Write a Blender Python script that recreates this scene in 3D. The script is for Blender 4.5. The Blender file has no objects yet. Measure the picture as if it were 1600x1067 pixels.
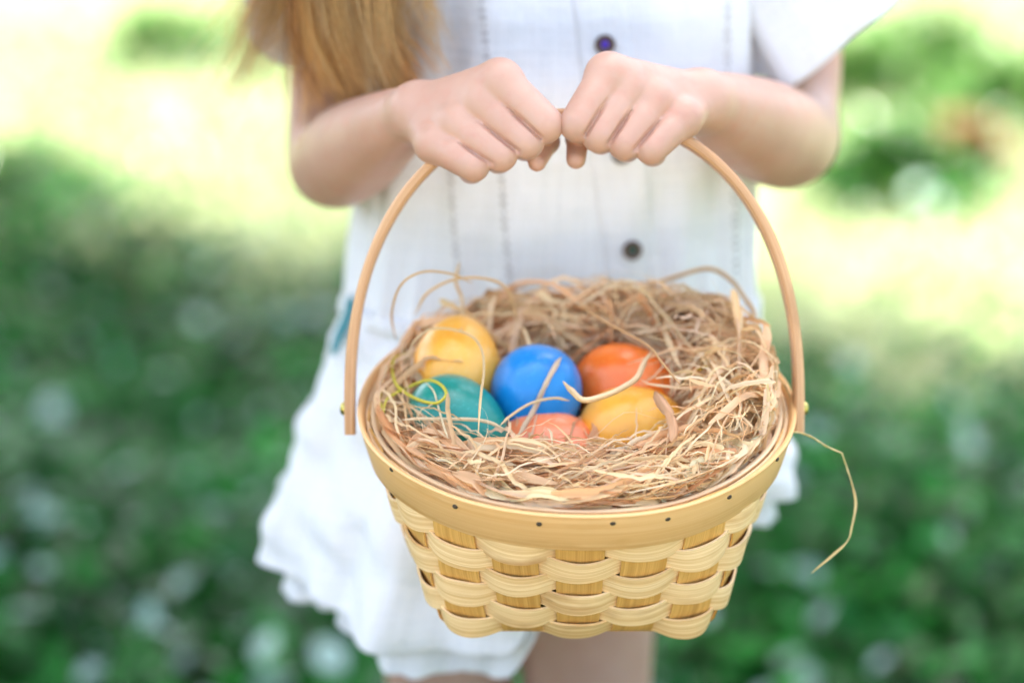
import bpy, math, random
import numpy as np
from mathutils import Vector, Matrix, Euler

random.seed(7)
rng = np.random.default_rng(7)
R = math.radians
SC = bpy.context.scene

# ------------------------------------------------------------------ camera
CAM_H, PITCH, LENS = 0.97, R(17.0), 85.0
FPX = LENS / 36.0 * 1600.0                        # focal length in photo pixels
cam_data = bpy.data.cameras.new('camera')
cam = bpy.data.objects.new('camera', cam_data)
SC.collection.objects.link(cam)
cam.location = (0, 0, CAM_H)
cam.rotation_euler = (R(90) - PITCH, 0, 0)
cam_data.lens = LENS
cam_data.sensor_width = 36.0
cam_data.clip_start = 0.02
cam_data.clip_end = 500.0
cam_data.dof.use_dof = True
cam_data.dof.focus_distance = 1.06
cam_data.dof.aperture_fstop = 2.9
cam_data.dof.aperture_blades = 0
SC.camera = cam

# ------------------------------------------------------------------ sky, sun, exposure
SUN_EL, SUN_AZ = R(66), R(-20)
world = bpy.data.worlds.new('World')
SC.world = world
world.use_nodes = True
wn = world.node_tree
wn.nodes.clear()
sky_n = wn.nodes.new('ShaderNodeTexSky')
sky_n.sky_type = 'NISHITA'
sky_n.sun_disc = False
sky_n.sun_elevation = SUN_EL
sky_n.sun_rotation = SUN_AZ
sky_n.air_density = 1.0
sky_n.dust_density = 6.0
sky_n.ozone_density = 0.3
bg_n = wn.nodes.new('ShaderNodeBackground')
bg_n.inputs[1].default_value = 0.15
out_n = wn.nodes.new('ShaderNodeOutputWorld')
wn.links.new(sky_n.outputs[0], bg_n.inputs[0])
wn.links.new(bg_n.outputs[0], out_n.inputs[0])

sun_data = bpy.data.lights.new('sun', 'SUN')
sun_data.energy = 5.0
sun_data.angle = R(0.53)
sun_data.color = (1.0, 0.95, 0.86)
sun = bpy.data.objects.new('sun', sun_data)
SC.collection.objects.link(sun)
SUN_DIR = Vector((math.sin(SUN_AZ) * math.cos(SUN_EL), math.cos(SUN_AZ) * math.cos(SUN_EL), math.sin(SUN_EL)))
sun.rotation_euler = SUN_DIR.to_track_quat('Z', 'Y').to_euler()
sun.location = (-3, 6, 9)

SC.view_settings.view_transform = 'Standard'
SC.view_settings.look = 'None'
SC.view_settings.exposure = 2.55
SC.view_settings.gamma = 1.0
SC.view_settings.use_curve_mapping = False
SC.render.engine = 'CYCLES'
SC.cycles.use_denoising = True
SC.cycles.max_bounces = 10
SC.cycles.diffuse_bounces = 5
SC.cycles.transparent_max_bounces = 12
SC.cycles.sample_clamp_indirect = 6.0

# ------------------------------------------------------------------ helpers
CX, CY = 800.0, 533.5
AX = np.array([1.0, 0, 0])
AU = np.array([0, math.sin(PITCH), math.cos(PITCH)])
AF = np.array([0, math.cos(PITCH), -math.sin(PITCH)])
C0 = np.array([0, 0, CAM_H])


def un(px, py, d):
    """photo pixel at camera depth d -> world point"""
    return C0 + d * ((px - CX) / FPX * AX + (CY - py) / FPX * AU + AF)


def unY(px, py, Y):
    a = (CY - py) / FPX
    return un(px, py, Y / (AF[1] + a * AU[1]))


def link(o, parent=None):
    SC.collection.objects.link(o)
    if parent is not None:
        o.parent = parent
    return o


def mk(name, V, F, mat, parent=None, uv=None, col=None, smooth=True):
    """one mesh object; F a list of faces or an integer array; uv, col per vertex"""
    me = bpy.data.meshes.new(name)
    V = np.asarray(V, dtype=np.float32).reshape(-1, 3)
    if isinstance(F, np.ndarray):
        n, k = F.shape
        me.vertices.add(len(V))
        me.vertices.foreach_set('co', V.ravel())
        me.loops.add(n * k)
        me.loops.foreach_set('vertex_index', F.astype(np.int32).ravel())
        me.polygons.add(n)
        me.polygons.foreach_set('loop_start', np.arange(0, n * k, k, dtype=np.int32))
        me.update(calc_edges=True)
        me.validate()
    else:
        me.from_pydata([tuple(v) for v in V], [], [tuple(f) for f in F])
    if uv is not None:
        uvl = me.uv_layers.new(name='UVMap')
        li = np.empty(len(me.loops), dtype=np.int32)
        me.loops.foreach_get('vertex_index', li)
        uvl.data.foreach_set('uv', np.asarray(uv, dtype=np.float32)[li].ravel())
    if col is not None:
        ca = me.color_attributes.new('Col', 'FLOAT_COLOR', 'POINT')
        c = np.ones((len(V), 4), dtype=np.float32)
        c[:, :3] = col
        ca.data.foreach_set('color', c.ravel())
    if smooth:
        me.polygons.foreach_set('use_smooth', np.ones(len(me.polygons), dtype=bool))
    me.materials.append(mat)
    return link(bpy.data.objects.new(name, me), parent)


def empty(name, loc=(0, 0, 0)):
    o = bpy.data.objects.new(name, None)
    o.location = loc
    o.empty_display_size = 0.02
    return link(o)


def tag(o, label=None, cat=None, group=None, kind=None):
    if label: o['label'] = label
    if cat: o['category'] = cat
    if group: o['group'] = group
    if kind: o['kind'] = kind
    return o


def put(o, parent, mw=None):
    """parent o to parent while keeping it where it stands"""
    o.parent = parent
    o.matrix_parent_inverse = Matrix.Translation(-Vector(parent.location))
    return o


def catmull(P, n):
    P = np.asarray(P, float)
    Q = np.vstack([2 * P[0] - P[1], P, 2 * P[-1] - P[-2]])
    out = []
    for i in range(1, len(Q) - 2):
        p0, p1, p2, p3 = Q[i - 1], Q[i], Q[i + 1], Q[i + 2]
        for t in np.linspace(0, 1, n, endpoint=False):
            out.append(0.5 * ((2 * p1) + (-p0 + p2) * t + (2 * p0 - 5 * p1 + 4 * p2 - p3) * t * t + (-p0 + 3 * p1 - 3 * p2 + p3) * t ** 3))
    out.append(Q[-2])
    return np.array(out)


def sweep(P, rad, sides=8, closed_ends=True):
    """tube along points P with radius list"""
    P = np.asarray(P, float)
    n = len(P)
    rad = np.broadcast_to(rad, (n,))
    T = np.gradient(P, axis=0)
    T /= np.linalg.norm(T, axis=1)[:, None] + 1e-12
    ref = np.array([0.31, 0.52, 0.79])
    V, F = [], []
    for i in range(n):
        a = np.cross(T[i], ref); a /= np.linalg.norm(a) + 1e-12
        b = np.cross(T[i], a)
        for k in range(sides):
            w = 2 * math.pi * k / sides
            V.append(P[i] + rad[i] * (math.cos(w) * a + math.sin(w) * b))
    for i in range(n - 1):
        for k in range(sides):
            k2 = (k + 1) % sides
            F.append((i * sides + k, i * sides + k2, (i + 1) * sides + k2, (i + 1) * sides + k))
    if closed_ends:
        F.append(tuple(range(sides))[::-1])
        F.append(tuple((n - 1) * sides + k for k in range(sides)))
    return V, F


# ------------------------------------------------------------------ materials
class NT:
    def __init__(s, name):
        s.m = bpy.data.materials.new(name)
        s.m.use_nodes = True
        s.t = s.m.node_tree
        s.b = s.t.nodes['Principled BSDF']
        s.o = s.t.nodes['Material Output']

    def n(s, typ, **kw):
        x = s.t.nodes.new(typ)
        for k, v in kw.items():
            if k.startswith('i_'):
                key = k[2:]
                x.inputs[int(key) if key.isdigit() else key].default_value = v
            else:
                setattr(x, k, v)
        return x

    def l(s, a, b):
        s.t.links.new(a, b)

    def set(s, **kw):
        for k, v in kw.items():
            s.b.inputs[k.replace('_', ' ')].default_value = v
        return s

    def ramp(s, fac, stops):
        r = s.n('ShaderNodeValToRGB')
        e = r.color_ramp.elements
        while len(e) < len(stops):
            e.new(0.5)
        for x, (p, c) in zip(e, stops):
            x.position = p
            x.color = (*c, 1)
        s.l(fac, r.inputs[0])
        return r.outputs[0]

    def noise(s, scale, vec=None, detail=4.0, rough=0.55, dist=0.0):
        x = s.n('ShaderNodeTexNoise')
        x.inputs['Scale'].default_value = scale
        x.inputs['Detail'].default_value = detail
        x.inputs['Roughness'].default_value = rough
        x.inputs['Distortion'].default_value = dist
        if vec is not None:
            s.l(vec, x.inputs['Vector'])
        return x.outputs[0]

    def mapping(s, vec, scale):
        x = s.n('ShaderNodeMapping')
        x.inputs['Scale'].default_value = scale
        s.l(vec, x.inputs['Vector'])
        return x.outputs[0]

    def bump(s, h, strength, dist=0.001, chain=None):
        x = s.n('ShaderNodeBump')
        x.inputs['Strength'].default_value = strength
        x.inputs['Distance'].default_value = dist
        s.l(h, x.inputs['Height'])
        if chain is not None:
            s.l(chain, x.inputs['Normal'])
        return x.outputs[0]

    def mix(s, fac, a, b, mode='MIX'):
        x = s.n('ShaderNodeMix', data_type='RGBA', blend_type=mode)
        if isinstance(fac, float): x.inputs[0].default_value = fac
        else: s.l(fac, x.inputs[0])
        for v, i in ((a, 6), (b, 7)):
            if isinstance(v, tuple): x.inputs[i].default_value = (*v, 1)
            else: s.l(v, x.inputs[i])
        return x.outputs[2]


def tc(m, out='Object'):
    return m.n('ShaderNodeTexCoord').outputs[out]


def wood_strip(name, light, dark, stain, grain=(3, 90, 1), rough=0.5, bump=0.25):
    """split wood strip: fine grain runs along the strip's u coordinate; each strip its own tone"""
    m = NT(name)
    uv = tc(m, 'UV')
    info = m.n('ShaderNodeObjectInfo').outputs['Random']
    add = m.n('ShaderNodeVectorMath', operation='ADD')
    m.l(uv, add.inputs[0])
    cmb = m.n('ShaderNodeCombineXYZ')
    mul = m.n('ShaderNodeMath', operation='MULTIPLY', i_1=37.0)
    m.l(info, mul.inputs[0])
    m.l(mul.outputs[0], cmb.inputs[2]); m.l(mul.outputs[0], cmb.inputs[0])
    m.l(cmb.outputs[0], add.inputs[1])
    v = add.outputs[0]
    fine = m.noise(1.0, m.mapping(v, (14, 1600, 1)), 3.0, 0.6)
    mid = m.noise(1.0, m.mapping(v, (5, 420, 1)), 3.0, 0.6)
    blot = m.noise(1.0, m.mapping(v, (24, 70, 1)), 3.0, 0.55)
    c = m.ramp(mid, [(0.30, dark), (0.56, light)])
    c = m.mix(m.ramp(fine, [(0.35, (0.65,) * 3), (0.6, (0, 0, 0))]), c, dark)
    c = m.mix(m.ramp(blot, [(0.56, (0, 0, 0)), (0.78, (0.75,) * 3)]), c, stain)
    tone = m.n('ShaderNodeHueSaturation')
    mr = m.n('ShaderNodeMapRange', i_3=0.92, i_4=1.06)
    m.l(info, mr.inputs[0]); m.l(mr.outputs[0], tone.inputs['Value'])
    m.l(c, tone.inputs['Color'])
    m.l(tone.outputs[0], m.b.inputs['Base Color'])
    m.set(Roughness=rough)
    m.b.inputs['Specular IOR Level'].default_value = 0.35
    m.l(m.bump(fine, bump, 0.0006, m.bump(mid, bump, 0.0012)), m.b.inputs['Normal'])
    return m.m


M = {}
M['weaver'] = wood_strip('weaver_wood', (0.90, 0.66, 0.35), (0.66, 0.40, 0.15), (0.46, 0.23, 0.08))
M['stake'] = wood_strip('stake_wood', (0.72, 0.42, 0.12), (0.54, 0.28, 0.06), (0.36, 0.18, 0.04))
M['hoop'] = wood_strip('hoop_wood', (0.88, 0.56, 0.25), (0.78, 0.44, 0.16), (0.62, 0.31, 0.08), bump=0.12)
M['hoop_in'] = wood_strip('inner_hoop_wood', (0.82, 0.62, 0.36), (0.62, 0.41, 0.21), (0.5, 0.29, 0.13))
M['handle'] = wood_strip('handle_wood', (0.68, 0.41, 0.21), (0.48, 0.25, 0.11), (0.34, 0.18, 0.08), bump=0.3)


def simple(name, col, rough=0.5, metal=0.0, **kw):
    m = NT(name)
    m.set(Roughness=rough, Metallic=metal)
    o = tc(m)
    n = m.noise(60.0, o)
    m.l(m.ramp(n, [(0.3, tuple(x * 0.8 for x in col)), (0.7, col)]), m.b.inputs['Base Color'])
    m.l(m.bump(n, 0.1, 0.0005), m.b.inputs['Normal'])
    for k, v in kw.items():
        m.b.inputs[k.replace('_', ' ')].default_value = v
    return m.m


M['nail'] = simple('nail_metal', (0.05, 0.035, 0.015), 0.7, 0.0)
M['brass'] = simple('brass', (0.62, 0.52, 0.14), 0.3, 0.9)


def egg_mat(name, c1, c2, spot, coat=0.22):
    m = NT(name)
    o = tc(m)
    big = m.noise(38.0, o, 3.0)
    fine = m.noise(900.0, o, 2.0)
    sp = m.noise(420.0, o, 2.0, 0.7)
    c = m.ramp(big, [(0.3, c1), (0.7, c2)])
    c = m.mix(m.ramp(sp, [(0.56, (0, 0, 0)), (0.72, (0.4,) * 3)]), c, spot)
    m.l(c, m.b.inputs['Base Color'])
    m.set(Roughness=0.30)
    m.b.inputs['Specular IOR Level'].default_value = 0.5
    m.b.inputs['Coat Weight'].default_value = coat
    m.b.inputs['Coat Roughness'].default_value = 0.28
    m.b.inputs['Subsurface Weight'].default_value = 0.05
    m.b.inputs['Subsurface Radius'].default_value = (0.004, 0.003, 0.002)
    m.b.inputs['Subsurface Scale'].default_value = 1.0
    m.l(m.bump(fine, 0.16, 0.0004), m.b.inputs['Normal'])
    return m.m


def col_mat(name, rough=0.6, trans=0.3, bump_scale=None, spec=0.3, vec=(1, 1, 1)):
    """per-piece colour from the mesh's own colour attribute, thin and a little translucent"""
    m = NT(name)
    a = m.n('ShaderNodeVertexColor', layer_name='Col').outputs[0]
    c = a
    if bump_scale:
        nz = m.noise(1.0, m.mapping(tc(m, 'UV'), bump_scale), 3.0, 0.6)
        c = m.mix(1.0, a, m.ramp(nz, [(0.3, (0.72, 0.66, 0.58)), (0.62, (1.0, 1.0, 1.0))]), 'MULTIPLY')
        m.l(m.bump(nz, 0.5, 0.0006), m.b.inputs['Normal'])
    m.l(c, m.b.inputs['Base Color'])
    m.set(Roughness=rough)
    m.b.inputs['Specular IOR Level'].default_value = spec
    if trans > 0:
        tr = m.n('ShaderNodeBsdfTranslucent')
        m.l(c, tr.inputs[0])
        mx = m.n('ShaderNodeMixShader', i_0=trans)
        m.l(m.b.outputs[0], mx.inputs[1]); m.l(tr.outputs[0], mx.inputs[2])
        m.l(mx.outputs[0], m.o.inputs[0])
    return m.m


M['raffia'] = col_mat('raffia', 0.55, 0.3, (6, 300, 1), 0.35)
M['hair'] = col_mat('hair_fibre', 0.38, 0.15, None, 0.5)
M['leaf'] = col_mat('leaf', 0.20, 0.35, None, 0.13)
M['blade'] = col_mat('grass_blade', 0.35, 0.5, None, 0.5)


def skin():
    m = NT('skin')
    o = tc(m)
    big = m.noise(28.0, o, 3.0)
    blot = m.noise(95.0, o, 4.0, 0.6)
    pore = m.noise(1500.0, o, 2.0)
    wr = m.noise(260.0, o, 3.0, 0.6, 0.4)
    c = m.ramp(big, [(0.3, (0.48, 0.275, 0.19)), (0.7, (0.54, 0.325, 0.232))])
    c = m.mix(m.ramp(blot, [(0.5, (0, 0, 0)), (0.8, (0.4,) * 3)]), c, (0.52, 0.205, 0.135))
    m.l(c, m.b.inputs['Base Color'])
    m.set(Roughness=0.44)
    m.b.inputs['Specular IOR Level'].default_value = 0.4
    m.b.inputs['Subsurface Weight'].default_value = 0.25
    m.b.inputs['Subsurface Radius'].default_value = (0.006, 0.0022, 0.0012)
    m.b.inputs['Subsurface Scale'].default_value = 0.2
    m.l(m.bump(pore, 0.10, 0.0004, m.bump(wr, 0.12, 0.0008)), m.b.inputs['Normal'])
    return m.m


def cloth(name, col, k=1.0):
    m = NT(name)
    uv = tc(m, 'UV')
    o = tc(m)
    slub_v = m.noise(1.0, m.mapping(uv, (520, 9, 1)), 2.0, 0.5)
    slub_h = m.noise(1.0, m.mapping(uv, (9, 620, 1)), 2.0, 0.5)
    cr = m.noise(75.0, o, 4.0, 0.6, 0.3)
    add = m.n('ShaderNodeMath', operation='ADD')
    m.l(slub_v, add.inputs[0]); m.l(slub_h, add.inputs[1])
    c = m.ramp(add.outputs[0], [(0.55, tuple(x * 0.84 for x in col)), (1.0, col)])
    m.l(c, m.b.inputs['Base Color'])
    m.set(Roughness=0.85)
    m.b.inputs['Specular IOR Level'].default_value = 0.15
    m.b.inputs['Sheen Weight'].default_value = 0.15
    m.l(m.bump(add.outputs[0], 0.35 * k, 0.0012, m.bump(cr, 0.35 * k, 0.005)), m.b.inputs['Normal'])
    tr = m.n('ShaderNodeBsdfTranslucent')
    m.l(c, tr.inputs[0])
    mx = m.n('ShaderNodeMixShader', i_0=0.12)
    m.l(m.b.outputs[0], mx.inputs[1]); m.l(tr.outputs[0], mx.inputs[2])
    m.l(mx.outputs[0], m.o.inputs[0])
    return m.m


M['skin'] = skin()
M['cotton'] = cloth('white_cotton', (0.82, 0.82, 0.81))
M['teal'] = simple('teal_ribbon', (0.02, 0.22, 0.24), 0.5)
M['button'] = simple('button_shell', (0.10, 0.055, 0.035), 0.3)
M['gap_shade'] = simple('openwork_shade', (0.40, 0.37, 0.34), 0.9)
M['purple'] = simple('button_purple', (0.10, 0.04, 0.55), 0.25)
M['greenc'] = simple('button_green', (0.02, 0.10, 0.07), 0.25)


def ground_mat():
    m = NT('ground')
    o = tc(m)
    a = m.noise(1.3, o, 5.0)
    b = m.noise(22.0, o, 5.0, 0.65)
    c = m.ramp(a, [(0.3, (0.025, 0.060, 0.016)), (0.7, (0.05, 0.085, 0.025))])
    c = m.mix(m.ramp(b, [(0.5, (0, 0, 0)), (0.75, (0.2,) * 3)]), c, (0.06, 0.055, 0.03))
    m.l(c, m.b.inputs['Base Color'])
    m.set(Roughness=0.95)
    m.l(m.bump(b, 0.8, 0.03), m.b.inputs['Normal'])
    return m.m


def bark_mat():
    m = NT('bark')
    o = tc(m)
    a = m.noise(1.0, m.mapping(o, (26, 26, 5)), 6.0, 0.65, 0.5)
    m.l(m.ramp(a, [(0.3, (0.05, 0.033, 0.02)), (0.7, (0.17, 0.12, 0.075))]), m.b.inputs['Base Color'])
    m.set(Roughness=0.9)
    m.l(m.bump(a, 0.9, 0.02), m.b.inputs['Normal'])
    return m.m


M['ground'] = ground_mat()
M['bark'] = bark_mat()

# ------------------------------------------------------------------ setting: ground
def build_ground():
    n = 60
    g = np.concatenate([-np.geomspace(200, 0.4, n // 2), np.geomspace(0.4, 200, n // 2)])
    X, Y = np.meshgrid(g, g + 2.0, indexing='ij')
    Z = 0.012 * np.sin(X * 2.1) * np.cos(Y * 1.7)
    Z[(np.abs(X) > 12) | (np.abs(Y) > 14)] = 0
    V = np.stack([X, Y, Z - 0.012], -1).reshape(-1, 3)
    I = np.arange(n * n).reshape(n, n)
    F = np.stack([I[:-1, :-1], I[1:, :-1], I[1:, 1:], I[:-1, 1:]], -1).reshape(-1, 4)
    o = mk('ground', V, F, M['ground'])
    tag(o, 'green lawn ground stretching out behind the child', 'ground', kind='structure')


build_ground()


def build_bounce_paving():  # unseen reflector, put in as front fill for dress and basket
    """pale stone-flagged path in the sun on the photographer's side"""
    V, F = [], []
    m = NT('bounce_paving_stone')
    o = tc(m)
    a = m.noise(7.0, o, 5.0)
    b = m.noise(90.0, o, 4.0, 0.6)
    c = m.ramp(a, [(0.3, (0.33, 0.295, 0.24)), (0.7, (0.42, 0.385, 0.32))])
    c = m.mix(m.ramp(b, [(0.45, (0.3,) * 3), (0.65, (0, 0, 0))]), c, (0.30, 0.25, 0.19))
    m.l(c, m.b.inputs['Base Color'])
    m.set(Roughness=0.9)
    m.l(m.bump(b, 0.5, 0.01), m.b.inputs['Normal'])
    nx, ny = 40, 20
    for i in range(nx + 1):
        x = -6 + 12 * i / nx
        edge = -0.55 + 0.10 * math.sin(x * 1.7) + 0.05 * math.sin(x * 4.9)
        for j in range(ny + 1):
            y = edge + (-6.5 - edge) * j / ny
            V.append((x, y, 0.012 * math.sin(x * 2.1) * math.cos(y * 1.7) + 0.012))
    I = np.arange((nx + 1) * (ny + 1)).reshape(nx + 1, ny + 1)
    F = np.stack([I[:-1, :-1], I[:-1, 1:], I[1:, 1:], I[1:, :-1]], -1).reshape(-1, 4)
    tag(mk('bounce_paving', V, F, m.m), 'added pale paving, out of view, bouncing sun onto the dress and basket', 'bounce_paving', kind='structure')


build_bounce_paving()

# ------------------------------------------------------------------ leaves and blades
LEAF_V = np.array([[0, 0, 0], [-0.30, 0.35, 0.06], [0, 0.4, -0.02], [0.30, 0.35, 0.06], [-0.22, 0.72, 0.03], [0, 0.75, -0.05], [0.22, 0.72, 0.03], [0, 1.0, -0.10]])
LEAF_F = np.array([[0, 2, 1], [0, 3, 2], [1, 2, 4], [2, 5, 4], [2, 3, 5], [3, 6, 5], [4, 5, 7], [5, 6, 7]])


def rot_batch(yaw, pitch, roll):
    cy, sy, cp, sp, cr, sr = np.cos(yaw), np.sin(yaw), np.cos(pitch), np.sin(pitch), np.cos(roll), np.sin(roll)
    z = np.zeros_like(cy); o = np.ones_like(cy)
    Rz = np.stack([np.stack([cy, -sy, z], -1), np.stack([sy, cy, z], -1), np.stack([z, z, o], -1)], -2)
    Rx = np.stack([np.stack([o, z, z], -1), np.stack([z, cp, -sp], -1), np.stack([z, sp, cp], -1)], -2)
    Ry = np.stack([np.stack([cr, z, sr], -1), np.stack([z, o, z], -1), np.stack([-sr, z, cr], -1)], -2)
    return Rz @ Rx @ Ry


def scatter_leaves(P, size, colors, pitch=(-0.5, 0.9), template=(LEAF_V, LEAF_F), width=1.0):
    n = len(P)
    TV, TF = template
    Rm = rot_batch(rng.uniform(0, 6.283, n), rng.uniform(pitch[0], pitch[1], n), rng.uniform(-0.6, 0.6, n))
    T = TV * np.array([width, 1, 1])
    V = np.einsum('nij,vj->nvi', Rm, T) * size[:, None, None] + P[:, None, :]
    F = TF[None] + (np.arange(n) * len(TV))[:, None, None]
    C = np.repeat(colors[:, None, :], len(TV), 1)
    return V.reshape(-1, 3), F.reshape(-1, TF.shape[1]), C.reshape(-1, 3)


def mixcol(a, b, n, jitter=0.15):
    t = rng.random((n, 1))
    c = np.array(a) * (1 - t) + np.array(b) * t
    return np.clip(c * (1 + rng.normal(0, jitter, (n, 1))), 0.005, 1)


def shade_edge(x):
    return 3.1 - 0.6 * x + 0.10 * np.sin(x * 9 + 1) + 0.06 * np.sin(x * 23)


def build_ground_cover():
    n = 90000
    x = rng.uniform(-2.2, 2.2, n); y = rng.uniform(1.10, 5.6, n)
    inside = y < shade_edge(x) + 0.08 * rng.normal(0, 1, n)
    keep = (((x - 0.02) / 0.15) ** 2 + ((y - 1.27) / 0.15) ** 2 > 1) & (inside | (rng.random(n) < 0.06))
    x, y, inside = x[keep], y[keep], inside[keep]
    hmax = 0.085 + 0.045 * np.sin(x * 3.1 + 0.7) * np.cos(y * 2.3) + 0.035 * np.sin(x * 7.7 + y * 5.1)
    z = hmax * np.sqrt(rng.random(len(x)))
    z[~inside] = rng.uniform(0.05, 0.10, (~inside).sum())
    P = np.stack([x, y, z], -1)
    col = mixcol((0.008, 0.085, 0.012), (0.036, 0.24, 0.036), len(P), 0.3)
    col *= np.clip(0.85 + 0.45 * np.sin(x * 11 + 2 * np.sin(y * 7)) * np.cos(y * 13 + 1.5 * np.sin(x * 6)), 0.35, 1.4)[:, None]   # clumps of darker and lighter leaves
    pale = (rng.random(len(P)) < 0.065) & (z > hmax * 0.72)          # sky glints put into the colour of some upper leaves
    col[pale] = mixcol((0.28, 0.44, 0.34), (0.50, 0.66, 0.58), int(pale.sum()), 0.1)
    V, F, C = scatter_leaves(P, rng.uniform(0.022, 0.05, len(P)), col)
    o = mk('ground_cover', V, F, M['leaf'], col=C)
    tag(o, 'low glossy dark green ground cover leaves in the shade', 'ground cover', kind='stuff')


def build_lawn_sheet():
    nx, ny = 60, 50
    xs = np.linspace(-3.2, 3.2, nx)
    V = []
    for x in xs:
        e = float(shade_edge(np.clip(x, -1.6, 1.6)))
        for t in np.linspace(0, 1, ny):
            y = e + (9.5 - e) * t
            V.append((x, y, 0.012 * math.sin(x * 2.1) * math.cos(y * 1.7) + 0.006))
    I = np.arange(nx * ny).reshape(nx, ny)
    F = np.stack([I[:-1, :-1], I[1:, :-1], I[1:, 1:], I[:-1, 1:]], -1).reshape(-1, 4)
    m = NT('lit_turf')
    a = m.noise(9.0, tc(m), 5.0)
    m.l(m.ramp(a, [(0.3, (0.18, 0.26, 0.09)), (0.7, (0.30, 0.37, 0.18))]), m.b.inputs['Base Color'])  # turf coloured paler to carry the sunlight past the shade edge
    m.set(Roughness=0.9)
    m.l(m.bump(a, 0.8, 0.02), m.b.inputs['Normal'])
    tag(mk('lawn', V, F, m.m), 'dry lawn beyond the shade, its colour made paler for full sun', 'lawn', kind='structure')


build_lawn_sheet()


def build_lawn():
    n = 150000
    x = rng.uniform(-2.6, 2.6, n); y = 2.0 + 6.4 * rng.random(n) ** 1.2
    k = y > shade_edge(np.clip(x, -1.6, 1.6)) - 0.05
    x, y = x[k], y[k]; n = len(x)
    BV = np.array([[-0.06, 0, 0], [0.06, 0, 0], [-0.045, 0.12, 0.55], [0.045, 0.12, 0.55], [0, 0.38, 1.0]])
    BF = np.array([[0, 1, 3], [0, 3, 2], [2, 3, 4]])
    P = np.stack([x, y, np.full(n, -0.015)], -1)
    Rm = rot_batch(rng.uniform(0, 6.283, n), rng.uniform(-0.9, 0.5, n), np.zeros(n))
    size = rng.uniform(0.05, 0.11, n)
    V = np.einsum('nij,vj->nvi', Rm, BV) * size[:, None, None] + P[:, None, :]
    F = BF[None] + (np.arange(n) * 5)[:, None, None]
    C = np.repeat(mixcol((0.34, 0.40, 0.19), (0.52, 0.55, 0.36), n, 0.2)[:, None, :], 5, 1)
    o = mk('lawn_grass', V.reshape(-1, 3), F.reshape(-1, 3), M['blade'], col=C.reshape(-1, 3))
    tag(o, 'sunlit yellow green lawn grass behind the child', 'grass', kind='stuff')


build_ground_cover()
build_lawn()


def branches(base, tips, r0, r1, lift=0.5):
    V, F = [], []
    for t in tips:
        b, t = np.array(base, float), np.array(t, float)
        mid = b * 0.5 + t * 0.5 + np.array([0, 0, lift * 0.3 * np.linalg.norm(t - b)])
        P = catmull([b, mid, t], 6)
        v, f = sweep(P, np.linspace(r0, r1, len(P)), 7)
        F += [tuple(i + len(V) for i in q) for q in f]
        V += v
    return V, F


def build_tree():
    root = empty('shade_tree', (-2.5, 3.9, 0))
    tag(root, 'broad leafy tree whose crown shades the child', 'tree')
    cc = np.array([-1.45, 2.90, 3.1]); rr = np.array([1.90, 2.05, 0.8])
    P = catmull([(-2.5, 3.9, -0.05), (-2.48, 3.85, 0.8), (-2.3, 3.6, 1.6), (-1.9, 3.2, 2.4)], 6)
    rad = np.linspace(0.17, 0.10, len(P)); rad[:3] *= [1.5, 1.25, 1.1]
    V, F = sweep(P, rad, 12)
    put(mk('trunk', V, F, M['bark']), root)
    tips = []
    for k in range(16):
        d = rng.normal(0, 1, 3); d /= np.linalg.norm(d); d[2] = abs(d[2]) * 0.6
        tips.append(cc + d * rr * 0.8)
    V, F = branches((-1.9, 3.2, 2.35), tips, 0.06, 0.012)
    put(mk('limbs', V, F, M['bark']), root)
    n = 26000
    d = rng.normal(0, 1, (n, 3)); d /= np.linalg.norm(d, axis=1)[:, None]
    rad = rng.random(n) ** 0.4
    lump = 1 + 0.10 * np.sin(d[:, 0] * 6 + 1) * np.cos(d[:, 1] * 5) + 0.08 * np.sin(d[:, 2] * 9)
    P = cc + d * rr * (rad * lump)[:, None]
    V, F, C = scatter_leaves(P, rng.uniform(0.10, 0.17, n), mixcol((0.035, 0.09, 0.02), (0.08, 0.15, 0.03), n), (-0.6, 0.6))
    put(mk('crown', V, F, M['leaf'], col=C), root)


build_tree()


def build_shrub(x, y, rx, ry, h, n, c1, c2, label, leaf=(0.05, 0.09)):
    root = empty('shrub', (x, y, 0))
    tag(root, label, 'shrub', 'shrubs beyond the lawn')
    tips = [(x + rng.uniform(-0.7, 0.7) * rx, y + rng.uniform(-0.7, 0.7) * ry, h * rng.uniform(0.5, 0.95)) for _ in range(9)]
    V, F = branches((x, y, -0.03), tips, 0.025, 0.006)
    put(mk('stems', V, F, M['bark']), root)
    d = rng.normal(0, 1, (n, 3)); d /= np.linalg.norm(d, axis=1)[:, None]
    d[:, 2] = np.abs(d[:, 2])
    lump = 1 + 0.16 * np.sin(d[:, 0] * 7 + x) * np.cos(d[:, 1] * 6) + 0.1 * np.sin(d[:, 2] * 8)
    P = np.array([x, y, 0.04]) + d * np.array([rx, ry, h]) * (rng.random(n) ** 0.35 * lump)[:, None]
    V, F, C = scatter_leaves(P, rng.uniform(leaf[0], leaf[1], n), mixcol(c1, c2, n), (-0.7, 0.7))
    put(mk('foliage', V, F, M['leaf'], col=C), root)


build_shrub(1.75, 7.4, 0.75, 0.6, 1.0, 4200, (0.03, 0.10, 0.015), (0.07, 0.16, 0.03), 'dark green shrub at the far edge of the lawn, near the sleeve side')
build_shrub(-1.6, 8.6, 0.9, 0.6, 0.9, 3500, (0.10, 0.17, 0.02), (0.2, 0.24, 0.05), 'pale sunlit shrub beyond the lawn, behind the long hair')

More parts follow.
